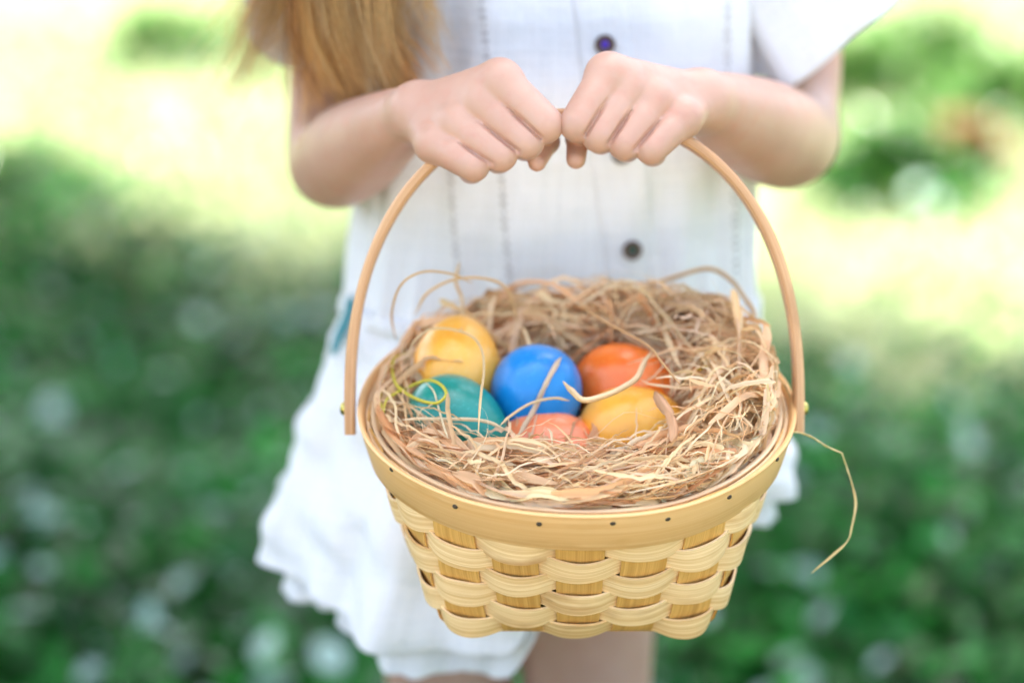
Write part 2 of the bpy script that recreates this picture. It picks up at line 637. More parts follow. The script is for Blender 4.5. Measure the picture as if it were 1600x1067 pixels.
def tuft(px, py, r, h, n, c1, c2, label):
    """a small bush whose foot stands on the lawn where the pixel looks"""
    a = (CY - py) / FPX
    d = un(px, py, 1.0) - C0
    k = -CAM_H / d[2]
    x, y = d[0] * k, d[1] * k
    build_shrub(x, y, r, r * 0.8, h, n, c1, c2, label, (0.03, 0.06))


LG1, LG2 = (0.05, 0.15, 0.02), (0.12, 0.24, 0.05)
MG1, MG2 = (0.02, 0.10, 0.012), (0.05, 0.15, 0.02)
tuft(1390, 345, 0.13, 0.12, 600, MG1, MG2, 'low green bush on the bright lawn beside the elbow')
tuft(1500, 300, 0.08, 0.08, 250, (0.16, 0.07, 0.025), (0.25, 0.13, 0.05), 'small russet leaved plant on the bright lawn')
tuft(1350, 185, 0.13, 0.12, 450, LG1, LG2, 'pale green tuft on the lawn just below the sleeve hem')
tuft(1445, 150, 0.20, 0.14, 600, MG1, LG2, 'broad low green bush between the sleeve and the russet plant')
tuft(1575, 215, 0.15, 0.13, 450, LG1, LG2, 'light green tuft at the picture edge above the russet plant')
tuft(270, 120, 0.16, 0.12, 350, LG1, LG2, 'pale green tuft on the bright lawn left of the hair')
tuft(40, 345, 0.14, 0.08, 350, LG1, MG2, 'low green tuft where the shade begins at the picture edge')
build_shrub(2.3, 8.2, 0.7, 0.6, 0.9, 3000, MG1, MG2, 'second dark green shrub at the far edge of the lawn, farther out')

def build_light_block_hedge():  # unseen blocker, put in to darken the legs
    """low clipped hedge added out of view to keep bounced light off the legs"""
    root = empty('light_block_hedge', (0, 0.45, 0))
    tag(root, 'added low green hedge, out of view, keeping bounced light off the legs', 'hedge')
    n = 9000
    P = np.stack([rng.uniform(-1.6, 1.6, n), 0.45 + rng.uniform(-0.2, 0.2, n), 0.33 * rng.random(n) ** 0.7], -1)
    V, F, C = scatter_leaves(P, rng.uniform(0.03, 0.06, n), mixcol((0.015, 0.06, 0.012), (0.035, 0.10, 0.02), n), (-0.8, 0.8))
    put(mk('foliage', V, F, M['leaf'], col=C), root)
    V, F = [], []
    for x in np.linspace(-1.5, 1.5, 16):
        v, f = branches((x, 0.45, -0.03), [(x + rng.uniform(-0.1, 0.1), 0.45 + rng.uniform(-0.12, 0.12), 0.30) for _ in range(3)], 0.008, 0.003)
        F += [tuple(i + len(V) for i in q) for q in f]; V += v
    put(tag(mk('stems', V, F, M['bark']), kind='stuff'), root)


build_light_block_hedge()

# ------------------------------------------------------------------ basket frame
BD = 1.118
TILT = R(10.5)
BC = un(900, 634, BD)
BY = np.array([0, math.cos(TILT), math.sin(TILT)])
BZ = np.array([0, -math.sin(TILT), math.cos(TILT)])


def bl(p):
    """basket local -> world"""
    p = np.asarray(p, float)
    return BC + p[..., 0:1] * AX + p[..., 1:2] * BY + p[..., 2:3] * BZ


def to_local(w):
    d = np.asarray(w, float) - BC
    return np.stack([d @ AX, d @ BY, d @ BZ], -1)


def pix_plane(px, py, z):
    """photo pixel -> basket-local point on the plane local z"""
    ray = un(px, py, 1.0) - C0
    k = ((BC + z * BZ - C0) @ BZ) / (ray @ BZ)
    return to_local(C0 + k * ray)


RIM, HB, BH, BR = 0.0965, 0.081, 0.0635, 0.016     # rim radius, height, half base, base corner radius


def base_pt(u):
    """rounded square by arc length, u = 0 at the front middle, counter-clockwise from above"""
    s = BH - BR
    q = math.pi * BR / 2
    per = 8 * s + 4 * q
    d = (u % 1.0) * per
    seg = [(s, 'l', (0, -BH), (1, 0)), (q, 'a', (s, -s), -90), (2 * s, 'l', (BH, -s), (0, 1)), (q, 'a', (s, s), 0), (2 * s, 'l', (s, BH), (-1, 0)),
           (q, 'a', (-s, s), 90), (2 * s, 'l', (-BH, s), (0, -1)), (q, 'a', (-s, -s), 180), (s, 'l', (-s, -BH), (1, 0))]
    for ln, ty, p, a in seg:
        if d <= ln + 1e-9:
            if ty == 'l':
                return np.array([p[0] + a[0] * d, p[1] + a[1] * d])
            w = R(a) + d / BR
            return np.array([p[0] + BR * math.cos(w), p[1] + BR * math.sin(w)])
        d -= ln
    return np.array([0, -BH])


def wall(u, t):
    b = base_pt(u)
    w = 2 * math.pi * u - math.pi / 2
    c = RIM * np.array([math.cos(w), math.sin(w)])
    k = t ** 0.68
    h = b * (1 - k) + c * k
    return np.array([h[0], h[1], -HB * (1 - t)])


def wall_n(u, t):
    e = 1e-3
    a = wall(u + e, t) - wall(u - e, t)
    b = wall(u, min(t + e, 1)) - wall(u, max(t - e, 0))
    n = np.cross(a, b)
    n /= np.linalg.norm(n)
    return n, b / np.linalg.norm(b)


basket = empty('wicker_basket', tuple(bl((0, 0, -HB))))
tag(basket, 'pale woven splint basket with bent wood handle, filled with raffia and dyed eggs', 'basket')


def bmk(name, Vl, F, mat, uv=None, parent=None):
    o = mk(name, bl(np.asarray(Vl)), F, mat, uv=uv)
    if parent is None:
        put(o, basket)
    else:
        o.parent = parent
    return o


NS = 20
ROWS = 6
T_TOP = 0.80


def build_weaver(r):
    N = NS * 14
    V, UV, F = [], [], []
    tc_ = (r + 0.5) * T_TOP / ROWS
    hw = 0.0063
    th = 0.0011
    seed = r * 1.7
    rb = rng.uniform(0.55, 1.45, NS); rs = rng.normal(0, 0.0006, NS); rw = rng.uniform(0.94, 1.07, NS)
    for i in range(N):
        u = i / N + 0.5                                   # the strip's ends meet at the back
        c = math.cos(2 * math.pi * (NS / 2) * u + math.pi * r)
        sq = math.tanh(1.7 * c) / math.tanh(1.7)
        off = 0.0016 * sq
        bulge = 0.0008 * max(c, 0) ** 1.2 * (1 + 0.25 * math.sin(u * 31 + seed))
        sag = -0.0017 * c * (0.35 if r == 0 else 1.0) + 0.0007 * math.sin(u * 2 * math.pi * 7 + seed * 3)
        ks = int(round(u * NS)) % NS
        sl = (0.5 + 0.5 * math.cos(2 * math.pi * NS * u))
        bulge *= rb[ks]; sag += rs[ks] * sl
        n, up = wall_n(u, tc_)
        p = wall(u, tc_) + up * sag
        wob = 1 + (rw[ks] - 1) * sl + 0.05 * math.sin(u * 40 + seed) + 0.04 * math.sin(u * 91 + seed * 2)
        for k, (v, ob) in enumerate(((1, 0.35), (0.45, 0.75), (-0.3, 1.0), (-1, 1.0))):
            V.append(p + up * v * hw * wob + n * (off + bulge * ob + th / 2)); UV.append((u * 0.62, v * hw))
        for k, (v, ob) in enumerate(((-1, 1.0), (-0.3, 1.0), (0.45, 0.75), (1, 0.35))):
            V.append(p + up * v * hw * wob + n * (off + bulge * ob - th / 2)); UV.append((u * 0.62, v * hw))
    S = 8
    for i in range(N):
        j = (i + 1) % N
        for k in range(S):
            k2 = (k + 1) % S
            F.append((i * S + k, j * S + k, j * S + k2, i * S + k2))
    o = bmk('weaver', V, F, M['weaver'], UV)
    sharp(o)


def sharp(o, ang=50):
    me = o.data
    import bmesh
    bm = bmesh.new(); bm.from_mesh(me)
    bmesh.ops.recalc_face_normals(bm, faces=bm.faces[:])
    for e in bm.edges:
        if len(e.link_faces) == 2 and e.calc_face_angle(0) > R(ang):
            e.smooth = False
    bm.to_mesh(me); bm.free()


for r in range(ROWS):
    build_weaver(r)


def build_stake(k):
    u0 = k / NS
    V, UV, F = [], [], []
    ts = np.linspace(-0.01, 0.985, 22)
    th = 0.0010
    for t in ts:
        tt = max(t, 0.0)
        hw = 0.0092 + 0.0022 * tt
        for v in (-1, 1):
            uu = u0 + v * hw / (0.50 + 0.12 * tt)
            n, up = wall_n(uu, tt)
            p = wall(uu, tt)
            rr_ = (t / T_TOP * ROWS - 0.5)
            off = -0.0006 * math.cos(math.pi * rr_ + math.pi * k) if t < T_TOP else 0
            V.append(p + n * (off + th / 2)); UV.append((t * 0.09 + k * 0.31, v * hw))
            V.append(p + n * (off - th / 2)); UV.append((t * 0.09 + k * 0.31, v * hw))
    for i in range(len(ts) - 1):
        a, b = i * 4, (i + 1) * 4
        F += [(a, a + 2, b + 2, b), (a + 1, b + 1, b + 3, a + 3), (a, b, b + 1, a + 1), (a + 2, a + 3, b + 3, b + 2)]
    F += [(0, 1, 3, 2), tuple(len(V) - 4 + q for q in (0, 2, 3, 1))]
    o = bmk('stake', V, F, M['stake'], UV)
    sharp(o)


for k in range(NS):
    build_stake(k)

# base board of the basket
def build_base():
    N = 80
    V, UV, F = [], [], []
    for z in (-HB - 0.0012, -HB + 0.0016):
        for i in range(N):
            b = base_pt(i / N) * 0.99
            V.append((b[0], b[1], z)); UV.append((b[0], b[1]))
    F = [tuple(range(N))[::-1], tuple(range(N, 2 * N))]
    for i in range(N):
        j = (i + 1) % N
        F.append((i, j, N + j, N + i))
    sharp(bmk('base', V, F, M['stake'], UV))


build_base()


def hoop(name, r_in, r_out, z_top, z_bot, mat, wob=0.0):
    N = 160
    V, UV, F = [], [], []
    prof = []
    slope = (RIM - BH) / HB * 0.60
    bv = 0.0006
    for z, rr in ((z_bot, r_in), (z_bot, r_out - bv), (z_bot + bv, r_out), (z_top - bv, r_out), (z_top, r_out - bv), (z_top, r_in + bv), (z_top - bv, r_in)):
        prof.append((rr + slope * z, z))
    S = len(prof)
    for i in range(N):
        w = 2 * math.pi * i / N + math.pi / 2
        dz = wob * math.sin(3 * w + 1) + wob * 0.6 * math.sin(7 * w)
        dr = wob * 0.5 * math.sin(5 * w + 2)
        for q, (rr, z) in enumerate(prof):
            V.append(((rr + dr) * math.cos(w), (rr + dr) * math.sin(w), z + dz))
            UV.append((w * 0.1, z + rr))
    for i in range(N):
        j = (i + 1) % N
        for k in range(S):
            k2 = (k + 1) % S
            F.append((i * S + k, j * S + k, j * S + k2, i * S + k2))
    o = bmk(name, V, F, mat, UV)
    sharp(o, 40)
    return o


outer = hoop('outer_hoop', 0.0984, 0.1008, 0.002, -0.0185, M['hoop'], 0.0004)
hoop('inner_hoop', 0.0925, 0.0950, 0.0008, -0.016, M['hoop_in'], 0.0005)
hoop('rim_filler', 0.0957, 0.0977, -0.0006, -0.010, M['hoop_in'], 0.0008)

# small nail heads round the outer hoop
def build_nail(px, py):
    p = pix_plane(px, py, -0.006)
    ang = math.atan2(p[1], p[0])
    slope = (RIM - BH) / HB * 0.60
    z = -0.006
    rad = 0.1008 + slope * z
    # find z so that the point on the hoop projects nearest to the pixel
    best = None
    for a in np.linspace(ang - 0.3, ang + 0.3, 121):
        for z in np.linspace(-0.016, 0.0, 17):
            rr = 0.1008 + slope * z
            q = (rr * math.cos(a), rr * math.sin(a), z)
            w = bl(np.array(q)) - C0
            d = w @ AF
            e = (CX + FPX * (w @ AX) / d - px) ** 2 + (CY - FPX * (w @ AU) / d - py) ** 2
            if best is None or e < best[0]:
                best = (e, a, z, rr)
    _, a, z, rr = best
    n = np.array([math.cos(a), math.sin(a), -slope]); n /= np.linalg.norm(n)
    s = np.array([-math.sin(a), math.cos(a), 0]); t = np.cross(n, s)
    c = np.array([rr * math.cos(a), rr * math.sin(a), z])
    V, F = [], []
    for ring, (rad, h) in enumerate(((0.0013, -0.001), (0.0013, 0.0003), (0.0009, 0.0007))):
        for k in range(10):
            w = k * math.pi / 5
            V.append(c + rad * (math.cos(w) * s + 0.8 * math.sin(w) * t) + h * n)
    for ring in range(2):
        for k in range(10):
            k2 = (k + 1) % 10
            F.append((ring * 10 + k, ring * 10 + k2, ring * 10 + 10 + k2, ring * 10 + 10 + k))
    F.append(tuple(range(20, 30)))
    bmk('nail', V, F, M['nail'], parent=outer)


for px, py in ((571, 677), (614, 731), (711, 791), (842, 818), (957, 818), (1043, 810), (1140, 777), (1214, 718)):
    build_nail(px, py)

# handle: bent strip standing in a plane that leans back towards the child
HA, HBB = 0.1036, 0.1345


def build_handle():
    pts = []
    pc = un(897, 640, BD)
    U = AU - 0.15 * AF
    e = 2 / 2.3
    pts.append(pc - HA * AX - 0.0115 * U)
    pts.append(pc - HA * AX - 0.006 * U)
    for w in np.linspace(math.pi, 0, 90):
        c, s = math.cos(w), math.sin(w)
        pts.append(pc + HA * np.sign(c) * abs(c) ** e * AX + HBB * abs(s) ** e * U)
    pts.append(pc + HA * AX - 0.006 * U)
    pts.append(pc + HA * AX - 0.0105 * U)
    P = np.array(pts)
    T = np.gradient(P, axis=0); T /= np.linalg.norm(T, axis=1)[:, None]
    V, UV, F = [], [], []
    ht, hw, bv = 0.0023, 0.0065, 0.0011
    sec = [(-ht + bv, -hw), (ht - bv, -hw), (ht, -hw + bv), (ht, hw - bv), (ht - bv, hw), (-ht + bv, hw), (-ht, hw - bv), (-ht, -hw + bv)]
    L = np.concatenate([[0], np.cumsum(np.linalg.norm(np.diff(P, axis=0), axis=1))])
    for i, p in enumerate(P):
        nrm = np.cross(AF, T[i]); nrm /= np.linalg.norm(nrm)
        wv = 1 + 0.05 * math.sin(i * 0.35)
        for a, b in sec:
            V.append(p + nrm * a * wv + AF * b); UV.append((L[i], a + b * 0.5))
    S = len(sec)
    for i in range(len(P) - 1):
        for k in range(S):
            k2 = (k + 1) % S
            F.append((i * S + k, i * S + k2, (i + 1) * S + k2, (i + 1) * S + k))
    F += [tuple(range(S)), tuple((len(P) - 1) * S + k for k in range(S))[::-1]]
    o = mk('handle', V, F, M['handle'], uv=UV)
    put(o, basket)
    sharp(o, 35)
    # rivets
    for sx in (-1, 1):
        c = pc + sx * (HA) * AX + 0.0005 * U
        V, F = [], []
        for rad, h in ((0.0032, 0.0), (0.0032, 0.0032), (0.0026, 0.0042), (0.0012, 0.0046)):
            for k in range(14):
                w = k * 2 * math.pi / 14
                V.append(c + rad * (math.cos(w) * AF + math.sin(w) * U) + sx * h * AX)
        for ring in range(3):
            for k in range(14):
                k2 = (k + 1) % 14
                F.append((ring * 14 + k, ring * 14 + k2, ring * 14 + 14 + k2, ring * 14 + 14 + k))
        F.append(tuple(range(42, 56)))
        rv = mk('rivet', V, F, M['brass'])
        rv.parent = o
        sharp(rv)


build_handle()

# ------------------------------------------------------------------ eggs
EGGS = []


def build_egg(px, py, z, rx, ln, axis, mat, label):
    """axis: direction of the pointed end in basket coordinates"""
    c = pix_plane(px, py, z)
    c[2] -= 0.0065
    a = np.array(axis, float); a /= np.linalg.norm(a)
    s = np.cross(a, [0.2, 0.3, 0.9]); s /= np.linalg.norm(s)
    t = np.cross(a, s)
    V, F = [], []
    nl, ns = 28, 36
    for i in range(nl + 1):
        w = math.pi * i / nl
        y = -math.cos(w)
        rr = rx * math.sin(w) * (1 - 0.13 * y)
        for k in range(ns):
            q = 2 * math.pi * k / ns
            V.append(a * y * ln + rr * (math.cos(q) * s + math.sin(q) * t))
    for i in range(nl):
        for k in range(ns):
            k2 = (k + 1) % ns
            F.append((i * ns + k, i * ns + k2, (i + 1) * ns + k2, (i + 1) * ns + k))
    # axes into world, object at its own centre
    W = np.array(V) @ np.stack([AX, BY, BZ])
    o = mk('egg', W, F, mat)
    o.location = tuple(bl(c))
    tag(o, label, 'egg', 'dyed eggs in the basket')
    EGGS.append((c, a, rx, ln))
    return o


build_egg(713, 556, 0.010, 0.0213, 0.0252, (0.1, 0.55, 0.8), egg_mat('egg_yellow', (0.88, 0.38, 0.035), (0.92, 0.48, 0.07), (0.92, 0.58, 0.2)),
          'round yellow egg standing behind the teal egg, beside the handle end with the green rivet')
build_egg(717, 646, 0.001, 0.0208, 0.0262, (0.75, -0.35, -0.45), egg_mat('egg_teal', (0.003, 0.20, 0.145), (0.008, 0.28, 0.21), (0.06, 0.40, 0.33)),
          'teal green egg in front of the round yellow egg')
build_egg(838, 602, 0.004, 0.0212, 0.0250, (-0.05, -0.45, -0.75), egg_mat('egg_blue', (0.002, 0.19, 0.52), (0.004, 0.26, 0.62), (0.05, 0.38, 0.72)),
          'bright blue egg in the middle of the basket')
build_egg(981, 588, -0.002, 0.0208, 0.0262, (1, -0.15, -0.1), egg_mat('egg_orange', (0.86, 0.14, 0.012), (0.90, 0.22, 0.022), (0.92, 0.36, 0.10)),
          'deep orange egg lying on its side behind the amber egg')
build_egg(988, 652, -0.007, 0.0205, 0.0255, (0.9, 0.1, 0.15), egg_mat('egg_amber', (0.90, 0.38, 0.03), (0.92, 0.50, 0.07), (0.84, 0.28, 0.03)),
          'amber yellow egg half covered by raffia in front of the deep orange egg')
build_egg(858, 690, -0.014, 0.0210, 0.0250, (0.95, -0.1, 0.1), egg_mat('egg_coral', (0.86, 0.21, 0.07), (0.88, 0.29, 0.12), (0.92, 0.44, 0.24)),
          'coral pink egg sunk in raffia in front of the blue egg')


def push_out(P, gap=0.0012):
    """move basket-local points out of the eggs"""
    P = np.array(P, float)
    for c, a, rx, ln in EGGS:
        d = P - c
        y = d @ a
        perp = d - y[:, None] * a
        yn = np.clip(y / ln, -0.98, 0.98)
        rr = rx * np.sqrt(1 - yn ** 2) * (1 - 0.13 * yn) + gap
        q = np.linalg.norm(perp, axis=1)
        inside = (np.abs(y) < ln) & (q < rr)
        if inside.any():
            k = (rr / np.maximum(q, 1e-4))[:, None]
            P[inside] = (c + y[:, None] * a + perp * k)[inside]
    return P


# ------------------------------------------------------------------ raffia
def ribbon(P, width, twist, fold, up=None):
    """ribbon of raffia along P: three vertices across, tapered ends, a fold along the middle"""
    n = len(P)
    T = np.gradient(P, axis=0); T /= np.linalg.norm(T, axis=1)[:, None] + 1e-12
    if up is None:
        up = np.array([0, 0, 1.0])
    S = np.cross(T, up); S /= np.linalg.norm(S, axis=1)[:, None] + 1e-9
    Nn = np.cross(S, T)
    tw = np.asarray(twist)
    A = S * np.cos(tw)[:, None] + Nn * np.sin(tw)[:, None]
    B = -S * np.sin(tw)[:, None] + Nn * np.cos(tw)[:, None]
    s = np.linspace(0, 1, n)
    w = width * (0.25 + 0.75 * np.clip(np.minimum(s, 1 - s) * 8, 0, 1))
    V = np.stack([P - A * w[:, None] / 2, P + B * (fold * w)[:, None], P + A * w[:, None] / 2], 1)
    I = np.arange(n * 3).reshape(n, 3)
    F = np.concatenate([np.stack([I[:-1, 0], I[:-1, 1], I[1:, 1], I[1:, 0]], -1), np.stack([I[:-1, 1], I[:-1, 2], I[1:, 2], I[1:, 1]], -1)])
    L = np.concatenate([[0], np.cumsum(np.linalg.norm(np.diff(P, axis=0), axis=1))])
    UV = np.stack([np.repeat(L[:, None], 3, 1), np.stack([-w / 2, 0 * w, w / 2], -1)], -1).reshape(-1, 2)
    return V.reshape(-1, 3), F, UV


TAN = np.array([[0.90, 0.60, 0.33], [0.92, 0.67, 0.41], [0.80, 0.47, 0.23], [0.90, 0.66, 0.42], [0.66, 0.34, 0.15], [0.86, 0.55, 0.30]])
PALE = np.array([[0.88, 0.68, 0.38], [0.84, 0.62, 0.33], [0.90, 0.73, 0.46], [0.80, 0.54, 0.27]])


def nest_h(x, y):
    r = np.hypot(x, y)
    ang = np.arctan2(y, x)
    ring = np.clip((r - 0.042) / 0.034, 0, 1)
    ring = ring * ring * (3 - 2 * ring)
    top = 0.001 + 0.008 * np.clip(np.sin(ang), 0, 1) ** 1.2 + 0.015 * np.clip(np.cos(ang), 0, 1) ** 0.8 * np.clip((np.sin(ang) + 0.9) * 2, 0, 1)
    back = np.clip((y - 0.030) / 0.03, 0, 1)
    right = np.clip((x - 0.040) / 0.022, 0, 1)
    inner = -0.020
    fr = np.clip((-y - 0.024) / 0.022, 0, 1)
    k = np.maximum(np.maximum(ring, back), np.maximum(right * 0.92, fr))
    return inner + (top - inner) * k


def build_raffia():
    Vs, Fs, Us, Cs = [], [], [], []
    base = 0
    N = 4600
    for i in range(N):
        zone = rng.random()
        while True:
            x, y = rng.uniform(-0.093, 0.093, 2)
            if math.hypot(x, y) < 0.0922:
                break
        r = math.hypot(x, y); ang = math.atan2(y, x)
        front = y < -0.035
        rightz = x > 0.035 and y < 0.03
        backz = y > 0.03
        tang = ang + math.pi / 2 + (math.pi if rng.random() < 0.5 else 0)
        if front and not rightz:
            d = tang + rng.normal(0, 0.28); wd = rng.uniform(0.001, 0.0070); ln = rng.uniform(0.05, 0.12)
        elif rightz:
            d = rng.uniform(0, 6.283) if rng.random() < 0.6 else tang + rng.normal(0, 0.5)
            wd = rng.uniform(0.0006, 0.0045); ln = rng.uniform(0.025, 0.08)
        elif backz:
            d = tang + rng.normal(0, 0.4); wd = rng.uniform(0.0008, 0.0050); ln = rng.uniform(0.05, 0.13)
        else:
            d = rng.uniform(0, 6.283); wd = rng.uniform(0.0008, 0.004); ln = rng.uniform(0.03, 0.09)
        if rng.random() < 0.32:
            wd = rng.uniform(0.0004, 0.0010)
        n = 13
        curv = rng.normal(0, 9.0)
        if front and not rightz:
            sgn = 1 if math.cos(d - (ang + math.pi / 2)) > 0 else -1
            curv = sgn * 1.0 / max(r, 0.05) * rng.uniform(0.5, 1.3)
        step = ln / (n - 1)
        px, py = x, y
        hd = d
        pts = []
        for k in range(n):
            pts.append((px, py))
            px += math.cos(hd) * step; py += math.sin(hd) * step
            hd += curv * step + rng.normal(0, 0.05)
        P2 = np.array(pts)
        P2 -= P2[n // 2] - np.array([x, y])
        rr = np.hypot(P2[:, 0], P2[:, 1])
        lim = 0.0922
        over = rr > lim
        P2[over] *= (lim / rr[over])[:, None]
        dep = rng.random() ** 1.6
        z = nest_h(P2[:, 0], P2[:, 1]) - 0.020 * dep + 0.0035 * rng.normal()
        s = np.linspace(-1, 1, n)
        z = z + rng.normal(0, 0.004) * s + rng.normal(0, 0.0022) * np.sin(s * rng.uniform(2, 6) + rng.uniform(0, 6))
        if dep < 0.25 and rng.random() < 0.22:
            z = z + (1 - s ** 2) * rng.uniform(0.002, 0.014 if (backz or rightz) else 0.006)
        if rightz and rng.random() < 0.2:
            z = z + np.clip(s + 0.6, 0, 2) * rng.uniform(0.002, 0.009)
        P = np.stack([P2[:, 0], P2[:, 1], z], -1)
        P0 = P
        P = push_out(P)
        if (np.abs(P - P0).max(1) > 0.002).sum() > (3 if i % 9 else 8):
            continue
        lim = 0.0922 + np.minimum(P[:, 2], 0) * 0.42 - 0.0005
        rr = np.hypot(P[:, 0], P[:, 1])
        P[:, :2] *= np.minimum(1, lim / np.maximum(rr, 1e-5))[:, None]
        if front:
            P[:, 2] = np.minimum(P[:, 2], 0.008)
        tw = rng.uniform(-0.7, 0.7) + np.cumsum(rng.normal(0, 0.13, n))
        if rng.random() < 0.25: tw += rng.uniform(-1.4, 1.4)
        V, F, U = ribbon(P, wd, tw, rng.uniform(-0.25, 0.25))
        pal = PALE if (rightz and rng.random() < 0.8) or rng.random() < 0.33 else TAN
        c = pal[rng.integers(len(pal))] * (1 + rng.normal(0, 0.08))
        if dep > 0.6: c = TAN[rng.integers(len(TAN))]
        if rng.random() < 0.0003: c = np.array([0.70, 0.66, 0.10])
        Vs.append(V); Fs.append(F + base); Us.append(U + rng.uniform(0, 3, 2)); Cs.append(np.repeat(np.clip(c, 0, 0.9)[None], len(V), 0))
        base += len(V)
    # loose fine wisps lying over the heap and the flanks of the eggs
    for i in range(420):
        sector = rng.random()
        ang = rng.uniform(-2.9, 0.9) if sector < 0.7 else rng.uniform(0.9, 3.4)
        r = rng.uniform(0.052, 0.086)
        x, y = r * math.cos(ang), r * math.sin(ang)
        ln = rng.uniform(0.03, 0.09); n = 17
        hd = rng.uniform(0, 6.283) if math.sin(ang) > -0.4 else ang + 1.57 + rng.normal(0, 0.5); curv = rng.normal(0, 14); pts = []
        px, py = x, y
        for k in range(n):
            pts.append((px, py)); px += math.cos(hd) * ln / n; py += math.sin(hd) * ln / n; hd += curv * ln / n + rng.normal(0, 0.10)
        P2 = np.array(pts); P2 -= P2[n // 2] - np.array([x, y])
        s_ = np.linspace(-1, 1, n)
        z = nest_h(np.full(n, x), np.full(n, y)) + 0.003 + (1 - s_ ** 2) * rng.uniform(0, 0.009) + s_ * rng.normal(0, 0.005) + rng.normal(0, 0.0006, n)
        P0 = np.stack([P2[:, 0], P2[:, 1], z], -1)
        P = push_out(P0, 0.002)
        if (np.abs(P - P0).max(1) > 0.001).sum() > (2 if i % 8 else 6):
            continue
        rr = np.hypot(P[:, 0], P[:, 1]); lim = 0.0895
        P[:, :2] *= np.minimum(1, lim / np.maximum(rr, 1e-5))[:, None]
        V, F, U = ribbon(P, rng.uniform(0.0004, 0.0014) if i % 7 else rng.uniform(0.0015, 0.003), rng.uniform(-1, 1) + np.cumsum(rng.normal(0, 0.2, n)), rng.uniform(-0.3, 0.3))
        c = (PALE if rng.random() < 0.7 else TAN)[rng.integers(4)] * (1 + rng.normal(0, 0.05))
        Vs.append(V); Fs.append(F + base); Us.append(U + rng.uniform(0, 3, 2)); Cs.append(np.repeat(np.clip(c, 0, 0.92)[None], len(V), 0))
        base += len(V)
    W = bl(np.concatenate(Vs))
    o = mk('raffia_nest', W, np.concatenate(Fs), M['raffia'], uv=np.concatenate(Us), col=np.concatenate(Cs))
    tag(o, 'tangled tan and cream raffia filling the basket round the eggs', 'raffia', kind='stuff')


build_raffia()


def egg_hit(px, py):
    """camera depth where the ray through the pixel meets the nearest egg, or None"""
    best = None
    ray = un(px, py, 1.0) - C0
    for d in np.linspace(1.00, 1.22, 221):
        p = to_local(C0 + ray * d)
        for c, a, rx, ln in EGGS:
            q = p - c
            y = q @ a
            if abs(y) < ln:
                yn = y / ln
                if np.linalg.norm(q - y * a) < rx * math.sqrt(1 - yn * yn) * (1 - 0.13 * yn):
                    return d
    return best


def strand(pix, width, col, label, z=0.002, lift=0.003, fold=0.2, depths=None, n=7, twist=0.4, tw_rate=0.1):
    """a loose raffia strand that can be told apart; rests on the eggs or on the nest"""
    pts = []
    for i, (px, py) in enumerate(pix):
        if depths is not None:
            pts.append(to_local(un(px, py, depths[i] if hasattr(depths, '__len__') else depths)))
            continue
        d = egg_hit(px, py)
        q = pix_plane(px, py, z[i] if hasattr(z, '__len__') else z)
        dp = (bl(q) - C0) @ AF
        if d is not None:
            dp = min(dp, d - lift)
        pts.append(to_local(un(px, py, dp)))
    P = catmull(pts, n)
    m = len(P)
    tw = twist + np.cumsum(rng.normal(0, tw_rate, m))
    V, F, U = ribbon(P, width, tw, fold, up=to_local(BC + (-AF)))
    W = bl(V)
    c0 = W.mean(0)
    o = mk('raffia_strand', W - c0, F, M['raffia'], uv=U, col=np.repeat(np.array(col)[None], len(V), 0))
    o.location = tuple(c0)
    md = o.modifiers.new('thickness', 'SOLIDIFY')
    md.thickness = 0.0003
    tag(o, label, 'raffia strand', 'loose raffia strands')
    return o


CREAM = (0.88, 0.70, 0.42)
strand([(1228, 676), (1246, 675), (1268, 682), (1292, 697), (1314, 707), (1317, 712), (1325, 735), (1334, 765), (1337, 790), (1331, 822), (1324, 845), (1300, 868), (1283, 882), (1268, 895)],
       0.0013, (0.84, 0.70, 0.34), 'thin cream strand trailing out over the rim past the basket side', depths=1.10, tw_rate=0.25)
strand([(636, 550), (616, 560), (613, 580), (621, 603), (648, 622), (680, 630), (697, 617), (689, 601), (668, 594), (640, 604), (606, 622), (600, 642)],
       0.0015, (0.76, 0.68, 0.08), 'bright yellow curled strand looping over the teal egg', z=0.010)
strand([(596, 612), (592, 625), (597, 640), (596, 652)], 0.0026, (0.73, 0.68, 0.10), 'short yellow scrap by the rim beside the teal egg', z=0.006)
strand([(880, 596), (893, 610), (912, 625), (945, 618), (972, 606), (995, 590), (1006, 568), (1018, 549)], 0.0028, (0.90, 0.68, 0.38), 'wide pale folded ribbon crossing between the blue and amber eggs', z=0.022, fold=0.35)
strand([(902, 469), (918, 484), (942, 501), (975, 519), (1000, 532), (1018, 545), (1034, 566), (1050, 586), (1062, 600)], 0.0012, (0.76, 0.48, 0.22), 'thin bent strand rising behind the deep orange egg', z=0.030)
strand([(877, 558), (868, 572), (857, 592), (846, 615), (834, 641), (820, 664), (810, 680)], 0.0027, (0.90, 0.72, 0.48), 'straight pale ribbon lying across the blue egg', lift=0.004)
strand([(640, 545), (652, 528), (675, 514), (708, 515), (738, 526), (753, 548), (756, 580), (752, 612), (749, 645), (747, 680)], 0.0012, (0.86, 0.66, 0.35), 'thin arched strand over the round yellow egg and down the teal egg', z=0.028)
strand([(628, 656), (660, 654), (695, 655), (730, 655), (762, 659), (790, 671)], 0.0017, CREAM, 'level cream strand across the lower front of the teal egg', z=0.010)
strand([(664, 596), (678, 612), (686, 640), (694, 668), (700, 684)], 0.0009, (0.89, 0.78, 0.50), 'fine whitish strand running down the face of the teal egg', z=0.012)
strand([(782, 664), (800, 648), (830, 630), (865, 622), (890, 626)], 0.0014, (0.84, 0.64, 0.35), 'thin strand bowed along the foot of the blue egg', z=0.012)
